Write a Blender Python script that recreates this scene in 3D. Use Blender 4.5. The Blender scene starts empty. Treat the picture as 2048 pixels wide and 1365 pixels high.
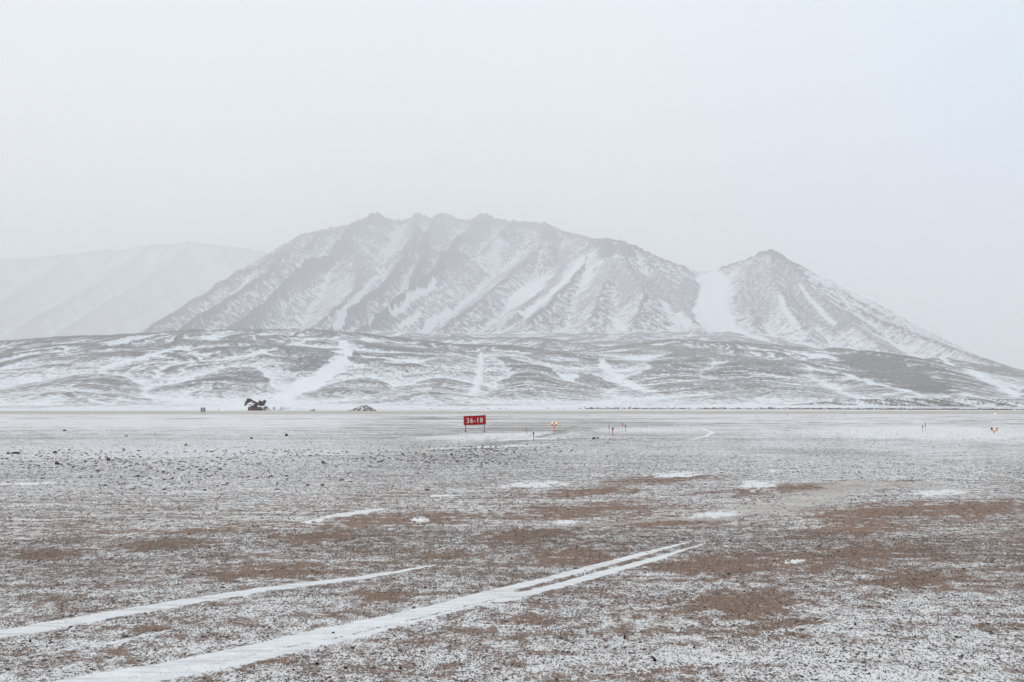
import bpy, bmesh, math, random
import numpy as np
from mathutils import Vector, Matrix

# ------------------------------------------------------------------ camera, sky, sun, exposure
S = bpy.context.scene
COL = S.collection
CAM_H = 3.0
FPX = 1991.0                      # focal length in pixels of a 2048-wide frame (35 mm on 36 mm)
PITCH = math.atan(117.5 / FPX)    # horizon sits 117.5 px below the middle of the frame
cd = bpy.data.cameras.new('camera'); cam = bpy.data.objects.new('camera', cd); COL.objects.link(cam)
cd.sensor_width = 36; cd.lens = 35; cd.clip_start = 0.1; cd.clip_end = 30000
cam.location = (0, 0, CAM_H); cam.rotation_euler = (math.pi / 2 + PITCH, 0, 0)
S.camera = cam

SUN_EL, SUN_AZ = math.radians(38), math.radians(-55)      # azimuth measured from +Y towards +X
W = bpy.data.worlds.new('World'); S.world = W; W.use_nodes = True
nt = W.node_tree; nt.nodes.clear()
def wn(t, **k):
    n = nt.nodes.new(t)
    for a, b in k.items(): setattr(n, a, b)
    return n
out = wn('ShaderNodeOutputWorld')
sky = wn('ShaderNodeTexSky', sky_type='NISHITA', sun_disc=False)
sky.sun_elevation = SUN_EL; sky.sun_rotation = SUN_AZ; sky.air_density = 1; sky.dust_density = 6
bg1 = wn('ShaderNodeBackground'); bg1.inputs[1].default_value = 0.06
nt.links.new(sky.outputs[0], bg1.inputs[0])
# the closed cloud layer under that sky: pale grey, a little bluer to the right and overhead
tc = wn('ShaderNodeTexCoord'); sp = wn('ShaderNodeSeparateXYZ'); nt.links.new(tc.outputs['Generated'], sp.inputs[0])
mr = wn('ShaderNodeMapRange', interpolation_type='SMOOTHSTEP'); mr.inputs[1].default_value = 0.05; mr.inputs[2].default_value = 0.60
nt.links.new(sp.outputs[0], mr.inputs[0])
mz = wn('ShaderNodeMapRange', interpolation_type='SMOOTHSTEP'); mz.inputs[1].default_value = 0.12; mz.inputs[2].default_value = 0.5
nt.links.new(sp.outputs[2], mz.inputs[0])
no = wn('ShaderNodeTexNoise'); no.inputs['Scale'].default_value = 1.6; no.inputs['Detail'].default_value = 3; no.inputs['Roughness'].default_value = 0.4
nt.links.new(tc.outputs['Generated'], no.inputs['Vector'])
m1 = wn('ShaderNodeMix', data_type='RGBA'); m1.inputs[6].default_value = (0.86, 0.86, 0.89, 1); m1.inputs[7].default_value = (0.47, 0.71, 0.87, 1)
nt.links.new(mr.outputs[0], m1.inputs[0])
m2 = wn('ShaderNodeMix', data_type='RGBA'); m2.inputs[7].default_value = (0.72, 0.80, 0.85, 1)
nt.links.new(m1.outputs[2], m2.inputs[6])
mm = wn('ShaderNodeMath', operation='MULTIPLY'); nt.links.new(mz.outputs[0], mm.inputs[0]); mm.inputs[1].default_value = 0.8
nt.links.new(mm.outputs[0], m2.inputs[0])
m3 = wn('ShaderNodeMix', data_type='RGBA', blend_type='MULTIPLY'); nt.links.new(m2.outputs[2], m3.inputs[6])
cr = wn('ShaderNodeMapRange'); cr.inputs[1].default_value = 0.3; cr.inputs[2].default_value = 0.7; cr.inputs[3].default_value = 0.955; cr.inputs[4].default_value = 1.03
nt.links.new(no.outputs[0], cr.inputs[0]); nt.links.new(cr.outputs[0], m3.inputs[7]); m3.inputs[0].default_value = 1
bg2 = wn('ShaderNodeBackground'); bg2.inputs[1].default_value = 1.17
nt.links.new(m3.outputs[2], bg2.inputs[0])
mx = wn('ShaderNodeMixShader'); mx.inputs[0].default_value = 0.93
nt.links.new(bg1.outputs[0], mx.inputs[1]); nt.links.new(bg2.outputs[0], mx.inputs[2]); nt.links.new(mx.outputs[0], out.inputs[0])

sd = bpy.data.lights.new('sun', 'SUN'); sun = bpy.data.objects.new('sun', sd); COL.objects.link(sun)
sd.energy = 0.8; sd.angle = math.radians(25); sd.color = (1, 0.985, 0.96)
dvec = Vector((math.sin(SUN_AZ) * math.cos(SUN_EL), math.cos(SUN_AZ) * math.cos(SUN_EL), math.sin(SUN_EL)))
sun.rotation_euler = dvec.to_track_quat('Z', 'Y').to_euler(); sun.location = (0, 0, 900)

S.view_settings.view_transform = 'Standard'; S.view_settings.look = 'None'
S.view_settings.exposure = 0.18; S.view_settings.gamma = 1; S.view_settings.use_curve_mapping = False
S.render.engine = 'CYCLES'
S.cycles.max_bounces = 6; S.cycles.diffuse_bounces = 2; S.cycles.glossy_bounces = 1; S.cycles.volume_bounces = 4
S.cycles.transparent_max_bounces = 4
S.cycles.use_denoising = True

# ------------------------------------------------------------------ helpers: geometry of the view, noise, materials
cp, sn_ = math.cos(PITCH), math.sin(PITCH)
def ray(px, py):
    a = (px - 1024.0) / FPX; b = (682.5 - py) / FPX
    return np.array([a, cp - sn_ * b, sn_ + cp * b])
def P(px, py, r):                 # surveyed point: direction and horizontal distance
    d = ray(px, py); k = r / math.hypot(d[0], d[1]); return np.array([d[0] * k, d[1] * k, CAM_H + d[2] * k])
def G(px, py):                    # point of the flat airfield
    d = ray(px, py); k = -CAM_H / d[2]; return np.array([d[0] * k, d[1] * k])

_ga = (np.arange(256) + .5) * (2 * math.pi / 256); GXT = np.cos(_ga).astype(np.float32); GYT = np.sin(_ga).astype(np.float32)
def pn(x, y, seed=0):             # gradient noise, about -0.7..0.7
    x0 = np.floor(x); y0 = np.floor(y); fx = (x - x0).astype(np.float32); fy = (y - y0).astype(np.float32)
    ix = x0.astype(np.int64).astype(np.uint32); iy = y0.astype(np.int64).astype(np.uint32)
    hx = (ix * np.uint32(374761393), (ix + np.uint32(1)) * np.uint32(374761393))
    hy = (iy * np.uint32(668265263) + np.uint32(seed * 1442695 + 77), (iy + np.uint32(1)) * np.uint32(668265263) + np.uint32(seed * 1442695 + 77))
    u = fx * fx * fx * (fx * (fx * 6 - 15) + 10); v = fy * fy * fy * (fy * (fy * 6 - 15) + 10)
    def g(dx, dy):
        h = hx[dx] + hy[dy]; h = (h ^ (h >> np.uint32(13))) * np.uint32(1274126177); h = ((h ^ (h >> np.uint32(16))) & np.uint32(255)).astype(np.intp)
        return GXT[h] * (fx - dx) + GYT[h] * (fy - dy)
    n00, n10, n01, n11 = g(0, 0), g(1, 0), g(0, 1), g(1, 1)
    a = n00 + u * (n10 - n00); b = n01 + u * (n11 - n01)
    return a + v * (b - a)
def fbm(x, y, seed=0, oct=4, rough=0.5):
    t = 0; a = 1; s = 0
    for i in range(oct):
        t = t + a * pn(x * 2 ** i + 17.3 * i, y * 2 ** i - 9.1 * i, seed + i); s += a; a *= rough
    return t / s
def ss(a, b, x):
    t = np.clip((x - a) / (b - a), 0, 1); return t * t * (3 - 2 * t)

def grid_mesh(name, X, Y, Z, attrs, mat, wrap=False, smooth=True):
    nr, nc = X.shape
    me = bpy.data.meshes.new(name)
    co = np.stack([X, Y, Z], -1).reshape(-1, 3).astype(np.float32)
    idx = np.arange(nr * nc, dtype=np.int32).reshape(nr, nc)
    a = idx[:-1, :-1]; b = idx[:-1, 1:]; c = idx[1:, 1:]; d = idx[1:, :-1]
    if wrap:
        a = idx[:-1, :]; d = idx[1:, :]; b = np.roll(a, -1, 1); c = np.roll(d, -1, 1)
    q = np.stack([a, b, c, d], -1).reshape(-1, 4)
    q = q[:, ::-1]
    me.vertices.add(len(co)); me.vertices.foreach_set('co', co.ravel())
    me.loops.add(q.size); me.loops.foreach_set('vertex_index', np.ascontiguousarray(q).ravel().astype(np.int32))
    me.polygons.add(len(q)); me.polygons.foreach_set('loop_start', np.arange(0, q.size, 4, dtype=np.int32))
    me.update(calc_edges=True)
    me.polygons.foreach_set('use_smooth', np.full(len(q), smooth, dtype=bool))
    for k, v in attrs.items():
        at = me.attributes.new(k, 'FLOAT', 'POINT'); at.data.foreach_set('value', np.asarray(v, dtype=np.float32).ravel())
    me.materials.append(mat); me.validate()
    o = bpy.data.objects.new(name, me); COL.objects.link(o); return o

class NB:                         # tiny node-tree builder
    def __init__(s, name):
        s.m = bpy.data.materials.new(name); s.m.use_nodes = True; s.t = s.m.node_tree
        s.bsdf = s.t.nodes['Principled BSDF']; s.out = s.t.nodes['Material Output']
    def n(s, t, **k):
        x = s.t.nodes.new(t)
        for a, b in k.items(): setattr(x, a, b)
        return x
    def put(s, sock, v):
        if isinstance(v, bpy.types.NodeSocket): s.t.links.new(v, sock)
        elif isinstance(v, (tuple, list)) and len(v) == 3 and sock.type == 'RGBA': sock.default_value = (*v, 1)
        else: sock.default_value = v
    def math(s, op, a, b=0.0, c=0.0, clamp=False):
        x = s.n('ShaderNodeMath', operation=op, use_clamp=clamp); s.put(x.inputs[0], a); s.put(x.inputs[1], b); s.put(x.inputs[2], c); return x.outputs[0]
    def mix(s, f, a, b, bt='MIX'):
        x = s.n('ShaderNodeMix', data_type='RGBA', blend_type=bt); s.put(x.inputs[0], f); s.put(x.inputs[6], a); s.put(x.inputs[7], b); return x.outputs[2]
    def rng(s, v, a, b, c=0.0, d=1.0, smooth=True):
        x = s.n('ShaderNodeMapRange', interpolation_type='SMOOTHSTEP' if smooth else 'LINEAR')
        for i, q in enumerate((v, a, b, c, d)): s.put(x.inputs[i], q)
        return x.outputs[0]
    def noise(s, vec, scale, detail=4, rough=0.5, dist=0.0):
        x = s.n('ShaderNodeTexNoise'); s.put(x.inputs['Vector'], vec); x.inputs['Scale'].default_value = scale
        x.inputs['Detail'].default_value = detail; x.inputs['Roughness'].default_value = rough; x.inputs['Distortion'].default_value = dist
        return x.outputs[0]
    def voro(s, vec, scale, feature='F1'):
        x = s.n('ShaderNodeTexVoronoi', feature=feature); s.put(x.inputs['Vector'], vec); x.inputs['Scale'].default_value = scale; return x
    def attr(s, name): x = s.n('ShaderNodeAttribute', attribute_name=name); return x.outputs['Fac']
    def pos(s, sc=(1, 1, 1), rot=0.0):
        t = s.n('ShaderNodeTexCoord'); m = s.n('ShaderNodeMapping'); s.t.links.new(t.outputs['Object'], m.inputs[0])
        m.inputs['Scale'].default_value = sc; m.inputs['Rotation'].default_value = (0, 0, rot); return m.outputs[0]
    def bump(s, h, dist, strength=1.0):
        x = s.n('ShaderNodeBump'); s.put(x.inputs['Height'], h); x.inputs['Distance'].default_value = dist; x.inputs['Strength'].default_value = strength
        s.t.links.new(x.outputs[0], s.bsdf.inputs['Normal'])
    def fin(s, col, rough=0.9, spec=0.2, metal=0.0):
        s.put(s.bsdf.inputs['Base Color'], col); s.put(s.bsdf.inputs['Roughness'], rough)
        s.bsdf.inputs['Specular IOR Level'].default_value = spec; s.bsdf.inputs['Metallic'].default_value = metal; return s.m

SNOW = (0.84, 0.85, 0.87)

def terrain_material(name, scale=1.0):
    b = NB(name)
    p = b.pos()
    snow, warm, dark = b.attr('snow'), b.attr('warm'), b.attr('dark')
    n1 = b.noise(b.pos((1, .45, 1)), 0.35 / scale, 9, 0.80)
    n2 = b.noise(p, 0.018 / scale, 5, 0.6)
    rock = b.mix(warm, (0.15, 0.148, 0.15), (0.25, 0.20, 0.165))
    rock = b.mix(b.rng(n2, 0.35, 0.65), rock, b.mix(0.5, rock, (0.22, 0.20, 0.185)))
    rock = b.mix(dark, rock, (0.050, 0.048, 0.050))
    thr = b.math('SUBTRACT', 1.0, snow)
    k = b.rng(n1, 0.34, 0.66, 0, 1, False)
    f = b.rng(b.math('SUBTRACT', k, thr), -0.34, 0.34)
    col = b.mix(f, rock, SNOW)
    b.bump(n1, 1.2 * scale, 0.5)
    return b.fin(col, 0.9, 0.1)

def flat(name, col, rough=0.6, spec=0.12, metal=0.0, wear=0.25, scale=6.0, emit=None, es=1.0):
    b = NB(name); p = b.pos()
    n = b.noise(p, scale, 5, 0.65)
    dk = tuple(c * (1 - wear) for c in col)
    c = b.mix(b.rng(n, 0.35, 0.7), col, dk)
    if emit:
        b.put(b.bsdf.inputs['Emission Color'], emit); b.bsdf.inputs['Emission Strength'].default_value = es
    b.bump(n, 0.004, 0.4)
    return b.fin(c, rough, spec, metal)

# ------------------------------------------------------------------ hills and mountain: one height function
def ridge_field(X, Y, ridges):
    """height = max over ridge lines of (crest height - drop with distance); returns best, second best,
    fall-line coordinate, distance from the crest, index of the winning ridge"""
    sh = X.shape
    B = np.full(sh, -1e4, np.float32); B2 = B.copy(); T = np.zeros(sh, np.float32); D = np.zeros(sh, np.float32); I = np.zeros(sh, np.int16)
    for ri, rd in enumerate(ridges):
        pts = np.array([P(*q) for q in rd['p']]); s = rd['s']; c = rd.get('c', 0.0); cl = rd.get('cl', 0.0); cw = rd.get('cw', 14.0)
        RB = np.full(sh, -1e4, np.float32); RT = np.zeros(sh, np.float32); RD = np.zeros(sh, np.float32); acc = ri * 5000.0
        for a, b in zip(pts[:-1], pts[1:]):
            L = math.hypot(b[0] - a[0], b[1] - a[1]); ux, uy = (b[0] - a[0]) / L, (b[1] - a[1]) / L
            k = max(-0.93 * s, min(0.93 * s, (b[2] - a[2]) / L))
            w0 = (X - a[0]) * ux + (Y - a[1]) * uy; ev = (X - a[0]) * (-uy) + (Y - a[1]) * ux; e = np.abs(ev)
            wf = w0 + e * (k / math.sqrt(s * s - k * k)); w = np.clip(wf, 0, L)
            dist = np.sqrt((w - w0) ** 2 + e * e)
            drop = s * dist
            if c: drop = np.sqrt(drop * drop + c * c) - c
            if cl: drop = drop + cl * (1 - np.exp(-dist / cw))
            z = a[2] + (b[2] - a[2]) * (w / L) - drop
            ang = np.arctan2(ev, w0 - w) * 70.0 * ((wf < 0) | (wf > L))
            side = np.where(ev > 0, 777.0, 0.0)
            m = z > RB
            RB = np.where(m, z, RB); RT = np.where(m, acc + w + ang + side, RT); RD = np.where(m, dist, RD)
            acc += L
        m = RB > B
        B2 = np.where(m, B, np.maximum(B2, RB)); B = np.where(m, RB, B); T = np.where(m, RT, T); D = np.where(m, RD, D); I = np.where(m, ri, I)
    return B, B2, T, D, I

MAIN = [
 dict(p=[(620,468,3450),(660,458,3550),(700,453,3550),(733,441,3500),(742,433,3480),(758,433,3500),(775,440,3700),(800,443,3850),(822,438,3850),(829,431,3800),(846,432,3800),(862,440,3850),(873,437,3800),(882,429,3750),(893,430,3750),(908,436,3800),(930,443,3850),(952,440,3600),(960,431,3500),(975,432,3500),(990,437,3520),(1030,444,3500),(1060,446,3480),(1088,452,3420),(1100,455,3400),(1118,462,3420),(1140,468,3450),(1160,474,3450),(1200,480,3350)], s=.80, cl=24),
 # left shoulder and its steps
 dict(p=[(700,453,3550),(640,468,3400),(605,470,3350),(585,492,3250),(540,515,3150),(525,532,3100),(475,545,3000),(455,560,2950),(430,574,2880),(380,604,2750),(330,636,2600),(285,664,2450)], s=.66, cl=10),
 dict(p=[(640,470,3350),(600,500,3150),(560,512,3050),(545,535,2950),(470,585,2700),(400,628,2500),(350,664,2350)], s=.66, cl=14),
 # crag spur
 dict(p=[(760,433,3450),(738,434,3380),(735,447,3350),(702,450,3300),(700,463,3270),(690,464,3230),(688,489,3180),(672,490,3130),(660,520,3050),(612,526,2980),(604,543,2930),(588,546,2880),(540,592,2680),(490,630,2500),(450,662,2350)], s=.66, cl=38, cw=11),
 dict(p=[(700,505,3120),(725,540,2950),(700,590,2700),(660,625,2500),(620,655,2350)], s=.64, cl=5),
 # third spur
 dict(p=[(835,431,3790),(828,450,3350),(826,486,3180),(812,490,3120),(808,515,3040),(790,530,2960),(780,552,2870),(740,585,2700),(690,625,2500),(650,658,2350)], s=.66, cl=30, cw=12),
 # fourth spur with two crags
 dict(p=[(883,430,3740),(868,440,3500),(862,458,3280),(855,462,3230),(850,500,3060),(820,560,2800)], s=.70, cl=34, cw=12),
 dict(p=[(965,431,3490),(945,445,3380),(935,468,3230),(918,478,3150),(905,486,3080),(902,508,3000),(884,512,2950),(880,530,2890),(850,552,2800),(800,592,2600),(740,636,2400),(700,664,2280)], s=.66, cl=34, cw=12),
 dict(p=[(1030,444,3420),(1010,462,3300),(985,490,3150)], s=.72, cl=14),
 # fifth spur
 dict(p=[(1105,457,3350),(1096,468,3250),(1088,492,3130),(1060,515,3020),(1010,556,2820),(960,598,2630),(910,638,2450),(880,660,2350)], s=.64, cl=6),
 dict(p=[(1096,480,3180),(1115,520,2980),(1100,560,2780),(1060,600,2580),(1020,640,2400)], s=.63, cl=3),
 # the pyramid
 dict(p=[(1150,470,3380),(1190,482,3100),(1215,478,2980),(1245,484,2950),(1275,494,2960),(1300,506,2980),(1350,525,3050),(1400,541,3150),(1425,543,3180),(1440,541,3100)], s=.64, cl=6),
 dict(p=[(1200,479,3000),(1185,492,2930),(1165,528,2780),(1130,570,2600),(1095,606,2450),(1055,645,2280)], s=.62, cl=5),
 dict(p=[(1218,479,2980),(1225,530,2760),(1205,580,2560),(1180,640,2330)], s=.60, cl=2),
 dict(p=[(1250,486,2940),(1262,540,2730),(1285,590,2530),(1270,645,2320)], s=.60, cl=3),
 dict(p=[(1290,503,2960),(1330,560,2760),(1365,610,2560),(1385,655,2350)], s=.60, cl=2),
 # the cone
 dict(p=[(1400,550,3150),(1450,532,2950),(1500,514,2820),(1530,506,2760),(1545,504,2740),(1562,511,2720),(1572,520,2720),(1600,541,2700),(1650,580,2620),(1700,608,2520),(1760,640,2380),(1850,672,2150),(1920,700,1950),(2048,742,1700),(2200,775,1500)], s=.62, cl=5),
 dict(p=[(1505,515,2810),(1502,560,2640),(1503,610,2440),(1520,660,2200)], s=.60, cl=3),
 dict(p=[(1545,506,2735),(1552,560,2560),(1580,620,2320),(1620,670,2080)], s=.60, cl=3),
 dict(p=[(1568,518,2715),(1630,590,2460),(1700,645,2180),(1760,690,1900)], s=.58, cl=2),
]
HILLS = [
 dict(p=[(-700,690,1100),(0,680,1100),(200,669,1100),(400,660,1120),(600,657,1150),(700,668,1150),(850,682,1100),(1000,691,1050),(1100,706,980),(1190,737,880)], s=.15, c=5),
 dict(p=[(250,690,1000),(180,740,760),(150,785,560)], s=.19, c=4),
 dict(p=[(560,665,1120),(500,715,850),(440,765,620)], s=.21, c=3),
 dict(p=[(760,684,1050),(735,735,800),(700,780,580)], s=.24, c=3),
 dict(p=[(900,700,980),(880,750,740),(870,790,520)], s=.24, c=3),
 dict(p=[(1020,705,950),(1050,745,760),(1080,788,560)], s=.26, c=3),
 dict(p=[(1110,712,940),(1140,728,870),(1190,770,700)], s=.22, c=2),
 dict(p=[(1200,700,1300),(1280,682,1230),(1350,676,1200),(1450,680,1150),(1540,700,1050),(1640,733,900),(1760,768,720),(1900,793,560)], s=.16, c=4),
 dict(p=[(1350,690,1120),(1330,735,850),(1360,778,620)], s=.19, c=4),
 dict(p=[(1500,715,950),(1480,755,740),(1500,790,560)], s=.19, c=4),
 dict(p=[(1600,722,1200),(1650,702,1130),(1690,697,1100),(1740,701,1060),(1800,717,980),(1850,743,850),(1900,771,720),(1950,793,580)], s=.27, c=3),
 dict(p=[(1880,716,1500),(1960,738,1350),(2048,762,1150),(2200,785,1000)], s=.22, c=4),
 dict(p=[(1950,748,1080),(1990,766,930),(2045,789,760),(2140,800,650)], s=.30, c=2),
 dict(p=[(900,672,1700),(1000,672,1650),(1100,680,1500)], s=.2, c=4),
]
def deepen(q):
    px, py_, r = q; k = .72 * float(np.interp(px, [1100, 1300], [1, 0])) ; return (px, py_, r + max(0.0, r - 2300) * k)
for q_ in MAIN: q_['p'] = [deepen(p_) for p_ in q_['p']]
BANK = [dict(p=[(1560,812,425),(1640,804,440),(1700,799,450),(1800,796.5,452),(1950,797.5,452),(2150,800,450),(2500,800,450)], s=.26, c=.3)]

def base_height(X, Y):
    r = np.hypot(X, Y)
    z = np.interp(r, [0, 332, 480, 600, 700, 900, 1150, 1500, 1900, 2100, 2600, 3200, 5000], [-1, 0, 1.6, 4.5, 8, 21, 42, 76, 120, 143, 165, 185, 200])
    u = X / np.maximum(Y, 1)
    k = (1 - 0.75 * ss(0.20, 0.48, u)) * (1 - 0.45 * ss(-.12, -.40, u))
    return z * k
def smax(a, b, k):
    h = np.clip(0.5 + 0.5 * (a - b) / k, 0, 1); return b * (1 - h) + a * h + k * h * (1 - h)

def height(X, Y, far=True):
    r = np.hypot(X, Y)
    wx = fbm(X / 260, Y / 260, 3, 5, .55); wy = fbm(X / 260, Y / 260, 11, 5, .55)
    zb = base_height(X, Y)
    out = {}
    ue = 1 - .7 * ss(.36, .44, X / np.maximum(Y, 1))
    amp = 30 * ss(900, 2200, r)
    def part(X_, Y_, rd, sel):
        if sel.all(): return ridge_field(X_, Y_, rd)
        fill = (-1e4, -1e4, 0, 0, -1)
        o_ = ridge_field(X_[sel], Y_[sel], rd); res = []
        for v_, f_ in zip(o_, fill):
            q_ = np.full(X_.shape, f_, np.float32); q_[sel] = v_; res.append(q_)
        return tuple(res)
    Hh = part(X + wx * 60 * ue, Y + wy * 60, HILLS, r < 2500)
    lump = fbm(X / 150, Y / 230, 21, 5, .52)
    gul = 1 - np.abs(fbm(Hh[2] / 62 + wx, Hh[3] / 420 + wy, 33, 4, .55)) * 4.0
    z = smax(Hh[0], zb, 9.0)
    rise = ss(2, 30, z)
    z = z + rise * (8.0 * lump * ue - 3.2 * np.clip(gul, 0, 1) ** 2 * ss(0, 7, Hh[0] - Hh[1]))
    z = z + 9 * ss(1250, 1600, r) * fbm(X / 48, Y / 75, 29, 4, .6) * ss(-.1, .2, fbm(X / 200, Y / 200, 30, 2) + .12)
    Bk = part(X, Y, BANK, (r < 560) & (X > 60))
    tb = Bk[2] - 1.1 * Bk[3]; rill = pn(tb / 2.6, Bk[3] / 30, 5) + .6 * pn(tb / 1.3, Bk[3] / 20, 6)
    z = np.maximum(z, Bk[0] + rill * 1.1 * ss(0.6, 6, Bk[3]) * ss(20, 8, Bk[3]) )
    out['bank'] = Bk; out['hills'] = Hh
    crag = fbm(X / 34, Y / 34, 63, 4, .6); hi = ss(1500, 2600, r)
    M = part(X + wx * amp * ue + 16 * crag * hi, Y + wy * amp - 16 * crag * hi, MAIN, r > 1350)
    t, d = M[2], M[3]
    sk1 = fbm(t / 46, d / 420, 41, 3, .55); sk2 = fbm(t / 15, d / 150, 47, 3, .6)
    grow = ss(0, 90, d)
    zm = M[0] + grow * (13 * sk1 + 5.0 * sk2) + ss(330, 470, M[0]) * (1 - np.abs(crag) * 3) * 12 * ss(0.14, 0.02, X / np.maximum(Y, 1)) + ss(330, 470, M[0]) * 16 * fbm(X / 15, Y / 22, 65, 3, .6) * ss(70, 10, d)
    # rock strata of the upper walls
    per = 12.0 + 0 * r
    q = (zm + 10 * fbm(X / 300, Y / 300, 53, 3)) / per; fq = q - np.floor(q)
    step = (np.floor(q) + ss(0.28, 0.80, fq)) * per - 10 * fbm(X / 300, Y / 300, 53, 3)
    up = ss(380, 520, zm) * ss(0.1, -0.02, (X / np.maximum(Y, 1)) - 0.03) * ss(-.25, .3, fbm(X / 130, Y / 130, 57, 4, .6))
    zm = zm + up * (step - zm) * 0.8
    out['strata'] = up; out['fq'] = fq
    talus = fbm(X / 26, Y / 26, 61, 4, .6)
    ur = ss(.36, .46, X / np.maximum(Y, 1)); zz = smax(zm, z, 26.0 - 18 * ur)
    foot = np.exp(-((zm - z) / 45.0) ** 2) * ss(1500, 1900, r) * (1 - .8 * ur)
    zz = zz + foot * (13 * talus + 5 * np.abs(lump))
    out.update(M=M, wM=ss(-10, 25, zm - z), sk1=sk1, sk2=sk2, foot=foot, lump=lump, zb=zb, z_low=z)
    # meets the airfield
    zz = np.where(r < 332, -0.35 + 0.35 * ss(305, 332, r), zz)
    return zz, out

# columns dense in front, sparse at the sides; shared by foothills and mountain
az = np.concatenate([np.linspace(-44, -29, 60, endpoint=False), np.linspace(-29, 29, 1250, endpoint=False), np.linspace(29, 44, 60)]) * math.pi / 180
rr1 = np.concatenate([np.linspace(305, 480, 110, endpoint=False), np.geomspace(480, 1750, 440)])
rr2 = np.concatenate([np.geomspace(1750, 3300, 520, endpoint=False), np.geomspace(3300, 5300, 350, endpoint=False), np.geomspace(5300, 6000, 20)])
rr = np.concatenate([rr1[:-1], rr2])
A, R = np.meshgrid(az, rr)
X = (R * np.sin(A)).astype(np.float32); Y = (R * np.cos(A)).astype(np.float32)
Z, F = height(X, Y)
# slope and hollows measured on the finished surface
dr = np.gradient(rr)[:, None]; da = np.gradient(az)[None, :]
gr = np.gradient(Z, axis=0) / dr; ga = np.gradient(Z, axis=1) / (R * da)
slope = np.hypot(gr, ga)
# true down-left facing (wind side) term
gx = gr * np.sin(A) + ga * np.cos(A); gy = gr * np.cos(A) - ga * np.sin(A)
def blur(Q, n):
    for ax in (0, 1):
        k = n if ax == 0 else n
        c = np.cumsum(np.pad(Q, [(k + 1, k) if a == ax else (0, 0) for a in (0, 1)], mode='edge'), axis=ax, dtype=np.float64)
        Q = (np.take(c, range(2 * k + 1, c.shape[ax]), axis=ax) - np.take(c, range(0, c.shape[ax] - 2 * k - 1), axis=ax)) / (2 * k + 1)
    return Q
hol1 = blur(Z, 5) - Z; hol2 = blur(Z, 16) - Z

# where a surveyed sight line meets the finished terrain
PY = 682.5 - FPX * np.tan(np.arctan2(Z - CAM_H, R * np.cos(A)) - PITCH) / 1.0
def hit(px, py):
    d = ray(px, py); a = math.atan2(d[0], d[1]); j = int(np.argmin(np.abs(az - a)))
    el = d[2] / math.hypot(d[0], d[1]); col = (Z[:, j] - CAM_H) / rr
    ii = np.nonzero(col >= el)[0]; i = ii[0] if len(ii) else int(np.argmax(col))
    return np.array([X[i, j], Y[i, j]])
def stroke(M, pts, widths, pos, edge=0.6, val=1.0, wob=0.0, seed=0):
    """soft-edged band along a line of terrain points, widths in metres"""
    XX, YY = pos; pts = [np.array(q) for q in pts]
    if np.isscalar(widths): widths = [widths] * len(pts)
    lo = np.min(pts, 0) - max(widths) * 3; hi = np.max(pts, 0) + max(widths) * 3
    sel = (XX > lo[0]) & (XX < hi[0]) & (YY > lo[1]) & (YY < hi[1]); x = XX[sel]; y = YY[sel]
    if x.size == 0: return M
    if wob: 
        w_ = max(widths); x = x + wob * w_ * fbm(x / (w_ * 1.5), y / (w_ * 1.5), seed + 5, 4, .6); y = y + wob * w_ * fbm(x / (w_ * 1.5), y / (w_ * 1.5), seed + 9, 4, .6)
    best = np.full(x.shape, -9.0)
    for a, b, wa, wb in zip(pts[:-1], pts[1:], widths[:-1], widths[1:]):
        v = b - a; t = np.clip(((x - a[0]) * v[0] + (y - a[1]) * v[1]) / (v @ v), 0, 1)
        dd = np.hypot(x - a[0] - t * v[0], y - a[1] - t * v[1]); best = np.maximum(best, 1 - dd / (wa + (wb - wa) * t))
    m = ss(0, edge, best); M[sel] = M[sel] * (1 - m) + val * m; return M

wM = F['wM']; t, d = F['M'][2], F['M'][3]
# --- mountain snow: fine fall-line streaks, snow in gullies and on ledges, bare steep rock
gap = F['M'][0] - F['M'][1]
clv = np.array([q.get('cl', 0.0) for q in MAIN])[np.clip(F['M'][4], 0, None).astype(int)]
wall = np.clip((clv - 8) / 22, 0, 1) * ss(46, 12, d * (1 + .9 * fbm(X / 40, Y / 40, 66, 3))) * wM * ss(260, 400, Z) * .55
led = fbm(Z / 12.0 + 1.6 * fbm(X / 120, Y / 120, 68, 2), t / 210, 67, 3, .6)
st = fbm(t / 7.0, d / 60, 71, 4, .62)
stw = fbm(t / 30.0, d / 260, 75, 3, .5)
big = fbm(X / 420, Y / 420, 77, 3)
st2 = fbm(X / 9, Y / 20, 73, 4, .7)
sm = 0.46 + .14 * ss(2600, 3800, R) * ss(.12, .0, X / np.maximum(Y, 1)) + 0.46 * st + 0.38 * stw + 0.25 * big + .78 * st2
sm = sm + 0.40 * ss(28, 2, gap) * ss(30, 120, d)
sm = sm - 0.55 * ss(0.80, 1.35, slope) + 0.25 * ss(.55, .3, slope) + np.clip(hol1 * .16, -.28, .4)
lee = gx / np.maximum(slope, .05)          # >0 where the ground rises to the right: faces left
sm = sm + 0.10 * lee
sm = sm * (1 - .75 * wall) + .22 * wall * (1 + 2.2 * led)
sm = sm + .75 * led * ss(330, 520, Z) * ss(.12, .04, X / np.maximum(Y, 1)) * (1 - wall)
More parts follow.
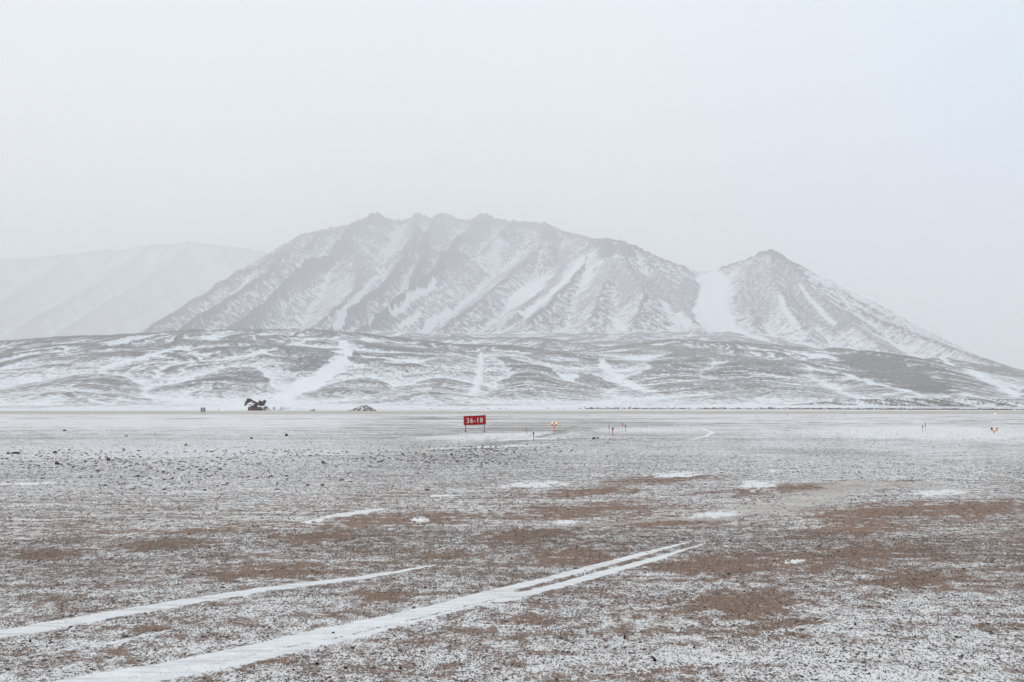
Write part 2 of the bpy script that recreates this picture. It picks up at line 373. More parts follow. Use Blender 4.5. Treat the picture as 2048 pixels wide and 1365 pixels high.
# --- foothill snow: hollows and wind streaks
ht_, hd_ = F['hills'][2], F['hills'][3]
dgx = X + .30 * Y
hs = .6 * ss(0, 9, F['hills'][0] - F['hills'][1]) * fbm(ht_ / 26, hd_ / 150, 81, 5, .62) + .6 * fbm(dgx / 34, Y / 190, 83, 5, .62); hf = .5 * ss(0, 7, F['hills'][0] - F['hills'][1]) * fbm(ht_ / 9, hd_ / 60, 85, 4, .65) + .9 * fbm(dgx / 7, Y / 42, 87, 5, .68)
hgul = np.clip(1 - np.abs(fbm(ht_ / 62 + fbm(X / 260, Y / 260, 3, 5, .55), hd_ / 420 + fbm(X / 260, Y / 260, 11, 5, .55), 33, 4, .55)) * 4.0, 0, 1) * ss(0, 7, F['hills'][0] - F['hills'][1])
sf = 0.35 + 0.60 * hs + 0.58 * hf + .42 * hgul ** 2 + np.clip(hol2 * .35, -.22, .35) + np.clip(hol1 * .6, -.15, .25) + .14 * ss(700, 430, R)
hgap = F['hills'][0] - F['hills'][1]
sf = .40 + (sf - .46) * .70 + .36 * ss(7, 0, hgap) * ss(15, 70, hd_) - .16 * ss(8, 22, hgap) * ss(90, 15, hd_)
sf = sf - 0.10 * ss(15, 50, Z) * ss(1250, 1000, R) + 0.12 * ss(8, 0.3, Z) + 0.04 * ss(1250, 1500, R)
snow = sf * (1 - wM) + sm * wM
snow = snow + 0.12 * F['foot']
Bk = F['bank']; onb = (np.abs(Z - Bk[0]) < 1.6) & (Bk[3] < 22) & (R > 380) & (X > 100)
tb = Bk[2] - 1.1 * Bk[3]; bsn = 0.46 - 1.0 * pn(tb / 2.6, Bk[3] / 30, 5) - .7 * pn(tb / 1.3, Bk[3] / 20, 6)
snow = np.where(onb, bsn * ss(0, 2, Bk[3]) + .3 * ss(2, 0, Bk[3]) , snow)
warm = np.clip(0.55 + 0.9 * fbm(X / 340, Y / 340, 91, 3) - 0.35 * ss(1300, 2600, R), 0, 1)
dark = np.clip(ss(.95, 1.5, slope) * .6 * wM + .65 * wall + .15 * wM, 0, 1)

grain = .55 * hf * (1 - wM) + (.42 * st + .62 * st2 + .2 * stw) * wM
# --- features surveyed one by one: (points, half width in metres, value)
pos = (X, Y)
def feat(pts, w, val, edge=.5, wob=.8, seed=1):
    m_ = np.zeros_like(snow); stroke(m_, [hit(*q) for q in pts], w, pos, edge, 1.0, wob, seed)
    nz = np.nonzero(m_.any(1))[0]
    if len(nz):
        sl = slice(nz[0], nz[-1] + 1); m_ = m_[sl]; snow[sl] = snow[sl] * (1 - m_) + (val + grain[sl] * (1.0 if val < .8 else .35)) * m_
# big chutes and drifts
feat([(1172,512),(1150,540),(1120,572),(1085,604),(1050,630)], [10,26,34,36,26], 1.25)
feat([(1412,548),(1415,575),(1418,605),(1425,632),(1440,650)], [28,52,56,50,36], 1.3, wob=.5)
feat([(1440,640),(1490,668),(1560,690)], [26,24,18], 1.1)
feat([(690,682),(690,700),(672,725),(648,750),(610,778),(560,798)], [6,9,10,11,14,12], 1.1, edge=.6, wob=1.0, seed=3)
feat([(692,622),(680,640),(668,655)], [6,12,10], 1.2)
feat([(870,560),(830,590),(780,625)], [8,10,8], 1.0)
feat([(900,622),(860,645),(800,668)], [12,16,14], 1.2)
feat([(840,628),(815,645),(800,655)], [8,14,8], 1.15)
feat([(1200,720),(1220,745),(1260,770),(1300,785)], [4,6,9,7], .92, edge=.9, wob=1.6)
feat([(965,705),(960,735),(955,770),(940,792)], [2.5,4,4.5,5], .95, edge=.9, wob=1.6)
feat([(1600,706),(1640,712),(1680,722)], [12,20,10], 1.0, edge=.9, wob=1.3)
feat([(1620,735),(1700,752),(1780,775),(1840,790)], [4,6,6,4], .95, edge=.9, wob=1.5)
feat([(1840,712),(1900,730),(1960,756),(2040,790)], [7,9,10,8], .95, edge=.9, wob=1.5)
feat([(1850,745),(1890,772),(1940,792)], [5,7,6], .95, edge=.9, wob=1.5)
feat([(1700,640),(1760,672),(1830,700)], [10,14,12], 1.05)
feat([(330,668),(250,682),(120,694),(30,706)], [5,6,6,4], .95, edge=.9, wob=1.5)
feat([(460,662),(380,686),(300,712),(200,735)], [5,8,9,6], .95, edge=.9, wob=1.5)
feat([(630,678),(560,695),(500,712),(440,722)], [3,6,7,5], .95, edge=.9, wob=1.5)
feat([(700,664),(600,662),(560,668)], [4,4,3], .5)
feat([(676,632),(720,590),(760,553),(782,530)], [12,14,14,8], .88, edge=.9)
feat([(737,648),(775,608),(816,570)], [9,12,8], .85, edge=.9)
feat([(913,622),(960,580),(1010,536),(1062,492)], [8,8,9,10], 1.05, edge=.9)
feat([(1000,480),(990,510),(985,540)], [44,50,30], .68, edge=.95)
feat([(800,455),(790,485),(780,510)], [40,46,30], .72, edge=.95)
feat([(660,640),(610,650),(570,656)], [8,10,8], .85, edge=.9)
# outcrops of dark rock, standing proud of the scree; one crag's shadow side painted likewise
Zl = np.zeros_like(snow)
def outcrop_or_shade(pts, w, v=.10, dk=.6, wob=.9, sd_=3):
    w = [x_ * 1.9 for x_ in w]; q = [hit(*p_) for p_ in pts]; stroke(snow, q, w, pos, .55, v, wob, sd_)
    m_ = np.zeros_like(snow); stroke(m_, q, w, pos, .55, dk, wob, sd_); np.maximum(dark, m_, out=dark); Zl[:] = np.maximum(Zl, m_ * 15)
outcrop_or_shade([(722,444),(745,440),(772,446)], [26,30,20]); outcrop_or_shade([(715,460),(745,470),(770,480)], [26,30,24], .22, .4); outcrop_or_shade([(693,468),(697,484)], [14,18], .05, .7)
outcrop_or_shade([(664,500),(688,494),(706,506)], [24,30,22], .04, .7, .5); outcrop_or_shade([(712,515),(720,545),(716,580)], [10,14,8], .25, .3)  # crag, then the shadow side below it painted in as a dark streak
outcrop_or_shade([(590,545),(620,535),(652,526)], [12,18,20], .08, .6); outcrop_or_shade([(560,556),(590,548)], [8,10], .2, .4)
outcrop_or_shade([(824,492),(836,490),(845,502)], [18,22,16], .08, .6); outcrop_or_shade([(820,515),(850,512)], [10,12], .3, .3)
outcrop_or_shade([(884,520),(905,498),(925,512)], [18,30,22], .06, .65); outcrop_or_shade([(890,530),(925,532)], [12,12], .2, .4)
outcrop_or_shade([(868,445),(885,438),(900,446)], [24,28,22], .2, .45); outcrop_or_shade([(862,468),(890,474)], [20,22], .3, .3)
outcrop_or_shade([(945,452),(965,440),(985,446)], [26,34,24], .15, .5); outcrop_or_shade([(930,480),(955,466)], [20,24], .25, .35)
outcrop_or_shade([(826,434),(842,436)], [16,16], .25, .4); outcrop_or_shade([(1088,462),(1100,470),(1108,482)], [16,24,22], .12, .5)
outcrop_or_shade([(605,478),(640,474)], [12,14], .35, .3); outcrop_or_shade([(528,534),(550,530)], [10,10], .25, .4); outcrop_or_shade([(432,573),(446,570)], [7,7], .25, .4)
outcrop_or_shade([(1205,484),(1214,495),(1222,508)], [14,22,20], .15, .4); outcrop_or_shade([(1246,488),(1256,503)], [12,18], .15, .4)
outcrop_or_shade([(1520,512),(1545,508),(1572,524),(1590,545)], [8,12,14,10], .2, .4)
# bare brown shoulders
feat([(180,690),(330,690),(480,682)], [40,50,40], .18, edge=.9)
feat([(560,690),(630,710),(600,740)], [26,34,22], .22, edge=.9)
feat([(760,690),(850,700),(930,705)], [30,34,20], .22, edge=.9)
feat([(1290,695),(1380,700),(1480,715),(1580,742)], [30,46,40,24], .24, edge=.9)
feat([(1700,712),(1760,730),(1830,765),(1880,785)], [26,40,34,18], .10, edge=.7)
feat([(1300,560),(1340,600),(1350,630)], [70,75,40], .34, edge=.9)
feat([(1240,620),(1260,580),(1230,540)], [40,60,40], .36, edge=.9)
feat([(1600,600),(1660,630),(1700,650)], [60,70,40], .33, edge=.9)
feat([(1128,500),(1120,545),(1085,590)], [34,44,30], .30, edge=.9)
snow = snow + Zl / 15 * 1.1 * led * ss(.14, .08, X / np.maximum(Y, 1))
Z = Z + Zl * (1 + .5 * fbm(X / 25, Y / 25, 64, 3))
feat([(1375,536),(1400,541),(1432,543)], [14,26,26], .85, edge=.8)
feat([(1500,532),(1500,590),(1530,635)], [60,80,50], .40, edge=.95)
feat([(1560,535),(1610,600),(1650,640)], [50,70,50], .36, edge=.95)
feat([(1225,520),(1190,575),(1160,620)], [40,60,50], .40, edge=.95)
feat([(1385,560),(1375,600),(1365,630)], [30,40,30], .34, edge=.6)
feat([(1560,590),(1570,620),(1590,650)], [7,10,9], .85, edge=.9)
feat([(1600,570),(1640,620),(1670,650)], [6,9,9], .85, edge=.9)
feat([(1225,640),(1240,655),(1250,662)], [12,16,10], 1.0, edge=.8)
feat([(1330,610),(1350,632),(1390,655)], [22,30,20], .85, edge=.95, wob=1.6)
feat([(1165,600),(1200,570)], [5,6], .85, edge=.9)
snow = np.clip(snow, 0, 1.3)
mt = terrain_material('scree_and_snow')
n1 = len(rr1)
def cut(Q, a, b): return Q[a:b]
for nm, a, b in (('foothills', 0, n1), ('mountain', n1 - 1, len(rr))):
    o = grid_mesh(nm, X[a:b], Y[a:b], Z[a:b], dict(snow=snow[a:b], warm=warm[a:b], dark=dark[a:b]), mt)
    o['kind'] = 'structure'

# --- the farther ridge in the murk at the left
FAR = [
 dict(p=[(-500,560,5300),(-100,520,5200),(60,515,5200),(150,503,5150),(250,497,5100),(300,488,5050),(380,482,5000),(450,490,5100),(520,500,5200),(600,515,5400),(750,560,5600)], s=.7, cl=25),
 dict(p=[(380,483,5000),(350,520,4750),(290,560,4500),(200,610,4200),(120,660,3950)], s=.62, cl=15),
 dict(p=[(300,489,5050),(240,540,4700),(150,590,4350),(40,650,4000)], s=.62, cl=15),
 dict(p=[(150,503,5150),(90,550,4800),(10,600,4400),(-80,650,4100)], s=.62, cl=15),
 dict(p=[(0,516,5200),(-60,560,4800),(-160,620,4300)], s=.62, cl=15),
 dict(p=[(455,490,5080),(400,560,4650),(330,610,4350),(250,655,4100)], s=.62, cl=15),
]
A2, R2 = np.meshgrid(np.linspace(-46, -8, 520) * math.pi / 180, np.geomspace(5300, 9300, 440))
X2 = (R2 * np.sin(A2)).astype(np.float32); Y2 = (R2 * np.cos(A2)).astype(np.float32)
FAR = [dict(p=[(a_, b_, c_ * 1.48) for a_, b_, c_ in q_['p']], s=q_['s'], cl=q_['cl']) for q_ in FAR]
w2 = fbm(X2 / 300, Y2 / 300, 3, 4); w3 = fbm(X2 / 70, Y2 / 70, 15, 4, .6); M2 = ridge_field(X2 + 70 * w2 + 30 * w3, Y2 - 70 * w2 - 30 * w3, FAR)
Z2 = smax(M2[0] + 26 * fbm(X2 / 110, Y2 / 110, 14, 4, .6) + ss(0, 120, M2[3]) * 22 * fbm(M2[2] / 60, M2[3] / 500, 12, 3), np.interp(R2, [5300, 6100, 6600, 7300], [180, 290, 350, 420]) + 30 * w2, 60)
s2 = .30 + .4 * fbm(X2 / 30, Y2 / 60, 8, 4, .65) + .5 * fbm(M2[2] / 14, M2[3] / 120, 3, 4, .6) + .6 * fbm(M2[2] / 70, M2[3] / 500, 5, 2) + .35 * ss(40, 0, M2[0] - M2[1]) - .35 * ss(60, 0, M2[3])
fr = grid_mesh('far_ridge', X2, Y2, Z2, dict(snow=np.clip(s2, 0, 1.3), warm=np.full_like(s2, .3), dark=ss(60, 0, M2[3]) * .7), mt)
fr['kind'] = 'structure'

# ------------------------------------------------------------------ the airfield ground
azg = np.concatenate([np.linspace(-180, -34, 40, endpoint=False), np.linspace(-34, 34, 1100, endpoint=False), np.linspace(34, 180, 40, endpoint=False)]) * math.pi / 180
inv = np.linspace(1 / 8.5, 1 / 200, 620)
rg = np.concatenate([[0.3, 2, 4, 6, 7.5], 1 / inv, np.geomspace(203, 332, 40), [345, 400, 600, 1200, 3000, 7600]])
Ag, Rg = np.meshgrid(azg, rg); Xg = Rg * np.sin(Ag); Yg = Rg * np.cos(Ag)
und = fbm(Xg / 9, Yg / 9, 7, 4, .5)
Zg = 0.05 * und * ss(150, 60, Rg) * ss(3, 9, Rg) - 0.9 * ss(318, 400, Rg)
front = (Yg > 0)
# wind-drift coverage: long streaks lying across the view
U = Xg / np.maximum(Yg, .5)                       # left-right position, -0.51 .. 0.51 in view
py = np.where(front, 800 + 3 * FPX / np.maximum(Yg, 1), 2000)   # depth expressed as in the survey notes
def tab(v, pts): return np.interp(v, [q[0] for q in pts], [q[1] for q in pts])
covL = tab(py, [(815,.9),(832,.72),(850,.78),(866,.66),(874,.62),(890,.64),(905,.70),(925,.66),(945,.60),(965,.60),(1000,.54),(1060,.50),(1120,.50),(1200,.54),(1300,.58),(1400,.60)])
covC = tab(py, [(815,.8),(840,.56),(860,.58),(880,.56),(900,.56),(930,.58),(960,.56),(1000,.55),(1060,.50),(1120,.50),(1200,.54),(1300,.56),(1400,.58)])
covR = tab(py, [(815,.8),(840,.64),(860,.66),(880,.58),(900,.62),(930,.62),(960,.59),(1000,.50),(1050,.44),(1100,.42),(1160,.48),(1240,.58),(1320,.64),(1400,.66)])
wl = ss(-.02, -.28, U); wr = ss(.05, .34, U)
cov = covC * (1 - wl - wr) + covL * wl + covR * wr
depth_s = np.maximum(Rg, 8)
cov = cov + .22 * fbm(Xg / (depth_s ** .9 * .34), Yg / (depth_s ** 1.0 * .16), 101, 4, .55) * 1.0
cov = cov + .16 * fbm(Xg / 7.0, Yg / 1.9, 105, 4, .6) * ss(160, 30, Rg) + .22 * fbm(Xg / 1.9 + .2 * Yg, Yg / 1.0, 109, 4, .6) * ss(45, 12, Rg)
cov = cov + 1.0 * fbm(Xg / 55 + .3 * Yg, (Yg + 9 * fbm(Xg / 24, Yg / 40, 116, 4, .6)) / 8, 115, 5, .68) * ss(55, 110, Rg) 
solid = np.zeros_like(cov); brown = np.clip(.62 + .9 * fbm(Xg / 9, Yg / 5, 121, 3), 0, 1) * np.maximum(ss(900, 1000, py), .45 * ss(872, 862, py) * wl) ; ice = np.zeros_like(cov)
posg = (Xg, Yg)
def blob(M, px, py_, rx, ry, val, tilt=0.0, edge=.9, seed=0, rag=.9):
    c = G(px, py_); a = G(px + rx, py_ - rx * tilt) - c; b = (G(px, py_ - ry) - G(px, py_ + ry)) / 2
    rad = np.hypot(*a) + np.hypot(*b)
    sel = (np.abs(Xg - c[0]) < rad * 2) & (np.abs(Yg - c[1]) < rad * 2) & front
    x = Xg[sel] - c[0]; y = Yg[sel] - c[1]; det = a[0] * b[1] - a[1] * b[0]
    p = (x * b[1] - y * b[0]) / det; q = (y * a[0] - x * a[1]) / det
    n = fbm(p * 3.5 + seed * 7.7, q * 2.6 + seed * 3.1, 200 + seed, 5, .65)
    dd = np.sqrt(p * p + q * q) + rag * n
    m = ss(1.0, 1.0 - edge, dd); M[sel] = M[sel] * (1 - m) + val * m
# bare patches
for k, (a, b, c, e, v) in enumerate([(640,1072,130,18,.10),(330,1090,130,16,.16),(90,1110,110,14,.14),(540,1142,190,22,.20),(765,1190,75,22,.18),(780,1040,200,16,.24),
      (1060,1070,140,22,.14),(1180,1020,210,22,.24),(1180,985,150,14,.22),(1330,960,170,12,.26),(1330,1045,190,16,.20),(1640,975,220,16,.24),(1780,1022,210,22,.16),(1960,1018,120,22,.14),
      (1430,1130,190,34,.16),(1480,1210,200,42,.14),(1720,1110,200,34,.22),(1820,1160,140,22,.18),(1560,1250,120,16,.20),(1150,1110,150,26,.26),(1700,1060,150,20,.24),
      (300,1255,60,10,.22),(560,1320,90,10,.24),(1090,1210,60,8,.22),(1370,1340,90,10,.26),(230,1300,50,12,.28),(1060,1245,70,8,.24),(900,1110,120,14,.26),(420,1060,120,8,.26)]):
    blob(cov, a, b, c, e, v, .06, .9, k, 1.6); blob(brown, a, b, c * 1.1, e * 1.2, .95, .06, .9, k, .8)
# compact snow patches
for k, (a, b, c, e) in enumerate([(1065,970,110,9),(1510,970,55,13),(1430,1030,80,9),(840,1040,26,8),(888,992,48,4),(1352,950,75,9),(1545,942,8,6),(60,968,90,5),(1880,985,90,8),(980,894,180,3),(1050,878,120,3),(1590,1125,30,6),(1130,1045,40,6)]):
    blob(solid, a, b, c, e, .85, .03, .8, 40 + k, 1.8)
blob(cov, 1850, 864, 330, 16, 1.0, -.02, .6, 60, .5); blob(cov, 1000, 872, 200, 8, .9, .03, .8, 62, .8)
blob(cov, 1650, 905, 330, 14, .48, -.03, .9, 63, .6); blob(cov, 1300, 860, 160, 7, .9, 0, .8, 64, .6)
def gs(M, pts, w, val, edge=.5, wob=.4, seed=0): stroke(M, [G(*q) for q in pts], w, posg, edge, val, wob, seed)
for k, q in enumerate(((632,1042,42,5),(672,1032,50,5),(712,1027,60,6),(748,1021,36,4))): blob(solid, *q, .85, .10, .8, 80 + k, 1.6)
gs(ice, [(1330,1042),(1450,1034),(1530,1018),(1600,1008),(1650,988),(1730,968),(1800,964)], [.3,.7,1.1,1.2,1.2,1.3,.8], 1, .6, 1.2, 3)
gs(ice, [(1800,966),(1870,975),(1940,992)], [.8,1.0,.5], 1, .6, 1.2, 4)
gs(ice, [(1080,1054),(1200,1050),(1330,1040)], [.25,.45,.35], .8, .6, 1.2, 5)
gs(cov, [(880,902),(980,890),(1060,880),(1110,868),(1150,852)], [1.0,1.3,1.2,1.0,.7], .40, .9, 1.6, 6)
gs(cov, [(1150,852),(1168,846)], [.5,.7], .5, .9, 1.6, 7)
# the snow-filled ruts
gs(solid, [(-120,1294),(0,1269),(200,1233),(400,1199),(520,1180),(700,1158),(800,1143),(872,1130)], [.34,.32,.29,.25,.23,.20,.14,.03], 1, .45, .5, 8)
gs(solid, [(60,1400),(230,1362),(450,1318),(700,1263),(850,1228),(1000,1190)], [.5,.5,.47,.42,.38,.34], 1, .38, .45, 9)
gs(solid, [(1000,1184),(1100,1159),(1200,1132),(1300,1105),(1375,1086)], [.2,.16,.17,.14,.04], 1, .45, .4, 10)
gs(solid, [(1000,1203),(1100,1178),(1200,1150),(1300,1122),(1410,1088)], [.2,.17,.18,.15,.03], 1, .45, .45, 11)
gs(solid, [(540,1302),(620,1288),(700,1272),(850,1236),(1000,1199)], [.03,.05,.05,.06,.06], .35, .9, 1.2, 14)
gs(solid, [(60,1310),(200,1290),(330,1262),(420,1240)], [.05,.09,.09,.03], .6, .9, .8, 22)
gs(solid, [(330,1348),(480,1318),(640,1283),(760,1256)], [.04,.07,.07,.04], .55, .95, 1.2, 23)
gs(solid, [(1290,852.5),(1350,851.5),(1400,856),(1426,865),(1412,873),(1375,881)], [.2,.36,.42,.42,.36,.2], .9, .8, .3, 17)
gs(solid, [(1744,902),(1836,920),(1940,940),(2060,962)], [.1,.16,.16,.14], .6, .9, .5, 18)
gs(solid, [(1540,868),(1570,885),(1600,905)], [.2,.3,.25], .4, .9, .5, 19)
Zg = Zg + .012 * solid * ss(60, 25, Rg)

def ground_material():
    b = NB('gravel_and_snow'); p = b.pos()
    cov_, sol, brn, ic = b.attr('cov'), b.attr('solid'), b.attr('brown'), b.attr('ice')
    ps = b.pos((1, .8, 1), 0.10)
    n0 = b.noise(ps, 4.0, 7, 0.70); nf = b.noise(b.pos((1, .42, 1), -.1), 40.0, 4, .75)
    n1 = b.math('ADD', b.math('MULTIPLY', n0, .5), b.math('MULTIPLY', nf, .5))
    n2 = b.noise(b.pos((.35, 1.4, 1), 0.06), 1.3, 5, 0.62)
    v = b.voro(p, 30.0); v2 = b.voro(p, 13.0)
    k = b.rng(b.math('ADD', b.math('MULTIPLY', n1, .8), b.math('MULTIPLY', n2, .2)), .37, .63, 0, 1, False)
    thr = b.math('SUBTRACT', 1.0, cov_)
    f = b.rng(b.math('SUBTRACT', k, thr), -0.12, 0.12)
    # stones poke through the thin snow
    vs = b.n('ShaderNodeSeparateColor'); b.t.links.new(v.outputs['Color'], vs.inputs[0])
    v2s = b.n('ShaderNodeSeparateColor'); b.t.links.new(v2.outputs['Color'], v2s.inputs[0])
    st1 = b.math('MULTIPLY', b.math('GREATER_THAN', vs.outputs[0], .72), b.rng(v.outputs['Distance'], .42, .30))
    st2 = b.math('MULTIPLY', b.math('GREATER_THAN', v2s.outputs[0], .90), b.rng(v2.outputs['Distance'], .36, .26))
    stone = b.math('MAXIMUM', st1, st2)
    stone = b.math('MULTIPLY', stone, b.rng(cov_, 1.0, .8))
    f = b.math('MULTIPLY', f, b.math('SUBTRACT', 1.0, b.math('MULTIPLY', stone, .85)))
    nn = b.noise(p, 38.0, 4, .7)
    dirt = b.mix(brn, (0.26, 0.215, 0.18), (0.31, 0.180, 0.112))
    dirt = b.mix(b.rng(nn, .35, .65), dirt, b.mix(0.5, dirt, (0.075, 0.058, 0.05)))
    stc = b.mix(vs.outputs[1], (0.045, 0.036, 0.034), b.mix(vs.outputs[2], (0.13, 0.07, 0.05), (0.11, 0.10, 0.095)))
    dirt = b.mix(stone, dirt, stc)
    snowc = b.mix(b.rng(n2, .3, .7), (0.77, 0.785, 0.81), (0.85, 0.86, 0.87))
    snowc = b.mix(b.math('MULTIPLY', b.rng(nn, .62, .45), b.math('SUBTRACT', 1.0, sol)), snowc, (0.79, 0.765, 0.745))
    col = b.mix(b.math('MULTIPLY_ADD', f, .90, .04), dirt, snowc)
    fi = b.math('MULTIPLY', ic, b.rng(b.noise(ps, 3.0, 6, .65), .30, .48))
    col = b.mix(b.math('MULTIPLY', fi, .75), col, (0.56, 0.52, 0.485))
    fs = b.rng(b.math('ADD', sol, b.math('MULTIPLY', b.math('SUBTRACT', n1, .5), 2.4)), .30, .56)
    solc = b.mix(b.rng(b.noise(b.pos((.25, 2.2, 1), -.95), 3.0, 6, .72), .46, .66), (0.86, 0.86, 0.86), (0.66, 0.63, 0.60))
    col = b.mix(fs, col, solc)
    h = b.math('ADD', b.math('MULTIPLY', stone, .6), b.math('ADD', b.math('MULTIPLY', n1, .8), b.math('MULTIPLY', f, .25)))
    b.bump(h, 0.022, 0.75)
    return b.fin(col, 0.88, 0.15)
gm = ground_material()
ground = grid_mesh('ground', Xg, Yg, Zg, dict(cov=np.clip(cov, 0, 1.2), solid=solid, brown=np.clip(brown, 0, 1), ice=ice), gm, wrap=True)
ground['kind'] = 'structure'

# runway: a long graded strip of pale gravel across the view
def runway_material():
    b = NB('graded_gravel'); p = b.pos((.02, .35, 1), 0)
    n = b.noise(p, 1.0, 6, .62); n2 = b.noise(b.pos((.2, 1.5, 1)), 1.0, 6, .7)
    c = b.mix(b.rng(n, .35, .65), (0.40, 0.355, 0.30), (0.56, 0.51, 0.45))
    c = b.mix(b.rng(n2, .50, .66), c, (0.72, 0.74, 0.76))
    b.bump(n2, .03, .4); return b.fin(c, .9, .1)
def sheet(name, x0, x1, y0, y1, z, mat, nx=120, ny=10, wob=0.0):
    xs = np.linspace(x0, x1, nx); ys = np.linspace(0, 1, ny); XX, TT = np.meshgrid(xs, ys)
    lo = y0 + wob * fbm(XX / 14, XX * 0 + 3.3, 9, 4, .6); hi = y1 + wob * fbm(XX / 20, XX * 0 + 8.3, 10, 4, .6)
    o = grid_mesh(name, XX, lo + (hi - lo) * TT, np.full_like(XX, z), {}, mat); return o
Zr = sheet('runway', -330, 330, 208, 268, .006, runway_material(), 400, 8, 9.0); Zr['kind'] = 'structure'

# ------------------------------------------------------------------ loose stones
rng = np.random.default_rng(5)
def stone_cloud(name, cx, cy, cz, size, mat, seed=1, squash=.6, tiny=False):
    n = len(cx); r_ = np.random.default_rng(seed)
    base = np.array([[1,0,0],[.31,.95,0],[-.81,.59,0],[-.81,-.59,0],[.31,-.95,0],[.45,.33,.85],[-.5,.1,.8],[.1,-.5,.82]], float)
    faces = [(0,1,5),(1,2,6),(1,6,5),(2,3,6),(3,4,7),(3,7,6),(4,0,7),(0,5,7),(5,6,7)]
    if tiny:
        base = np.array([[1,0,0],[0,.9,0],[-1,0,0],[0,-.9,0],[.15,.1,1.0]], float); faces = [(0,1,4),(1,2,4),(2,3,4),(3,0,4)]
    nb = len(base); V = base[None] * (1 + .28 * r_.standard_normal((n, nb, 1)))
    V[:, :, 2] *= squash * (0.7 + .6 * r_.random((n, 1))); V[:, :, 0] *= (0.8 + .6 * r_.random((n, 1)))
    a = r_.random(n) * 6.283; ca, sa = np.cos(a)[:, None], np.sin(a)[:, None]
    x = (V[:, :, 0] * ca - V[:, :, 1] * sa) * size[:, None] + cx[:, None]; y = (V[:, :, 0] * sa + V[:, :, 1] * ca) * size[:, None] + cy[:, None]
    z = V[:, :, 2] * size[:, None] + cz[:, None] - .12 * size[:, None]
    co = np.stack([x, y, z], -1).reshape(-1, 3).astype(np.float32)
    f = (np.array(faces, np.int32)[None] + (np.arange(n, dtype=np.int32) * nb)[:, None, None]).reshape(-1, 3)
    me = bpy.data.meshes.new(name); me.vertices.add(len(co)); me.vertices.foreach_set('co', co.ravel())
    me.loops.add(f.size); me.loops.foreach_set('vertex_index', f.ravel()); me.polygons.add(len(f)); me.polygons.foreach_set('loop_start', np.arange(0, f.size, 3, dtype=np.int32))
    me.update(calc_edges=True)
    at = me.attributes.new('tone', 'FLOAT', 'POINT'); at.data.foreach_set('value', np.repeat(r_.random(n), nb).astype(np.float32))
    me.materials.append(mat); o = bpy.data.objects.new(name, me); COL.objects.link(o); return o
def stone_material(name='stone'):
    b = NB(name); t_ = b.attr('tone'); n = b.noise(b.pos(), 9.0, 4, .6)
    c = b.mix(b.rng(t_, .0, .5, 0, 1, False), (0.045, 0.034, 0.029), (0.095, 0.060, 0.044))
    c = b.mix(b.rng(t_, .70, .74), c, (0.15, 0.075, 0.048)); c = b.mix(b.rng(t_, .90, .93), c, (0.17, 0.155, 0.14))
    c = b.mix(b.rng(n, .4, .7), c, b.mix(.5, c, (0.2, .19, .18)))
    g = b.n('ShaderNodeNewGeometry'); s = b.n('ShaderNodeSeparateXYZ'); b.t.links.new(g.outputs['Normal'], s.inputs[0])
    c = b.mix(b.math('MULTIPLY', b.rng(s.outputs[2], .93, .99), .12), c, (0.7, .72, .75))
    return b.fin(c, .85, .25)
sm_ = stone_material()
def ground_z(x, y):
    return 0.05 * fbm(x / 9, y / 9, 7, 4, .5) * ss(150, 60, np.hypot(x, y)) * ss(3, 9, np.hypot(x, y))
def scatter(n, r0, r1, half=.56):
    r = np.sqrt(rng.random(n) * (r1 * r1 - r0 * r0) + r0 * r0); a = (rng.random(n) * 2 - 1) * half
    return r * np.sin(a), r * np.cos(a)
parts = []
def lookup(M_, x, y):
    a_ = np.arctan2(x, y); r_ = np.hypot(x, y); return M_[np.clip(np.searchsorted(rg, r_), 0, len(rg) - 1), np.clip(np.searchsorted(azg, a_), 0, len(azg) - 1)]
fine = []
for n, r0, r1, s0, s1, tiny in ((230000, 8.5, 24, .006, .016, 1), (120000, 20, 55, .011, .026, 1), (9000, 8.5, 22, .012, .029, 0), (9000, 20, 48, .018, .042, 0), (2600, 8.5, 34, .018, .038, 0), (9000, 40, 110, .025, .055, 0)):
    x, y = scatter(n, r0, r1); m = (fbm(x / 1.3, y / 1.6, 300, 4, .6) + .6 * rng.random(n) > .10) & (rng.random(n) > lookup(solid, x, y) * 1.02 - (.10 if tiny else .30)) & (rng.random(n) > .8 * lookup(ice, x, y))
    x, y = x[m], y[m]; s = s0 + (s1 - s0) * rng.random(len(x)) ** (2.0 if tiny else 1.5); (fine if tiny else parts).append((x, y, s))
# coarser rubble along the edge at the left
rub = []
for (a, b, n, sx, sy) in ((230, 925, 900, 260, 16), (120, 905, 200, 140, 8), (520, 905, 300, 200, 8), (700, 915, 500, 260, 14), (1000, 900, 500, 160, 10), (1230, 880, 60, 60, 4), (400, 960, 300, 300, 20), (930, 915, 400, 120, 14)):
    qx = a + sx * rng.standard_normal(n) * .6; qy = np.maximum(b + sy * rng.standard_normal(n) * .6, 846)
    g = np.array([G(u_, v_) for u_, v_ in zip(qx, qy)]); rub.append(g)
g = np.concatenate(rub); parts.append((g[:, 0], g[:, 1], .03 + .075 * rng.random(len(g)) ** 3))
PX = np.concatenate([q[0] for q in parts]); PYY = np.concatenate([q[1] for q in parts]); PS = np.concatenate([q[2] for q in parts])
gv = stone_cloud('gravel', PX, PYY, ground_z(PX, PYY), PS, sm_, 3)
FX, FY, FS = (np.concatenate([q[k] for q in fine]) for k in range(3))
fg = stone_cloud('grit', FX, FY, ground_z(FX, FY), FS, sm_, 4, .85, True)
fg['kind'] = 'stuff'; fg['label'] = 'fine dark grit poking through the thin snow in the foreground'; fg['category'] = 'grit'
gv['kind'] = 'stuff'; gv['label'] = 'loose dark and reddish pebbles strewn over the snowy ground'; gv['category'] = 'gravel'

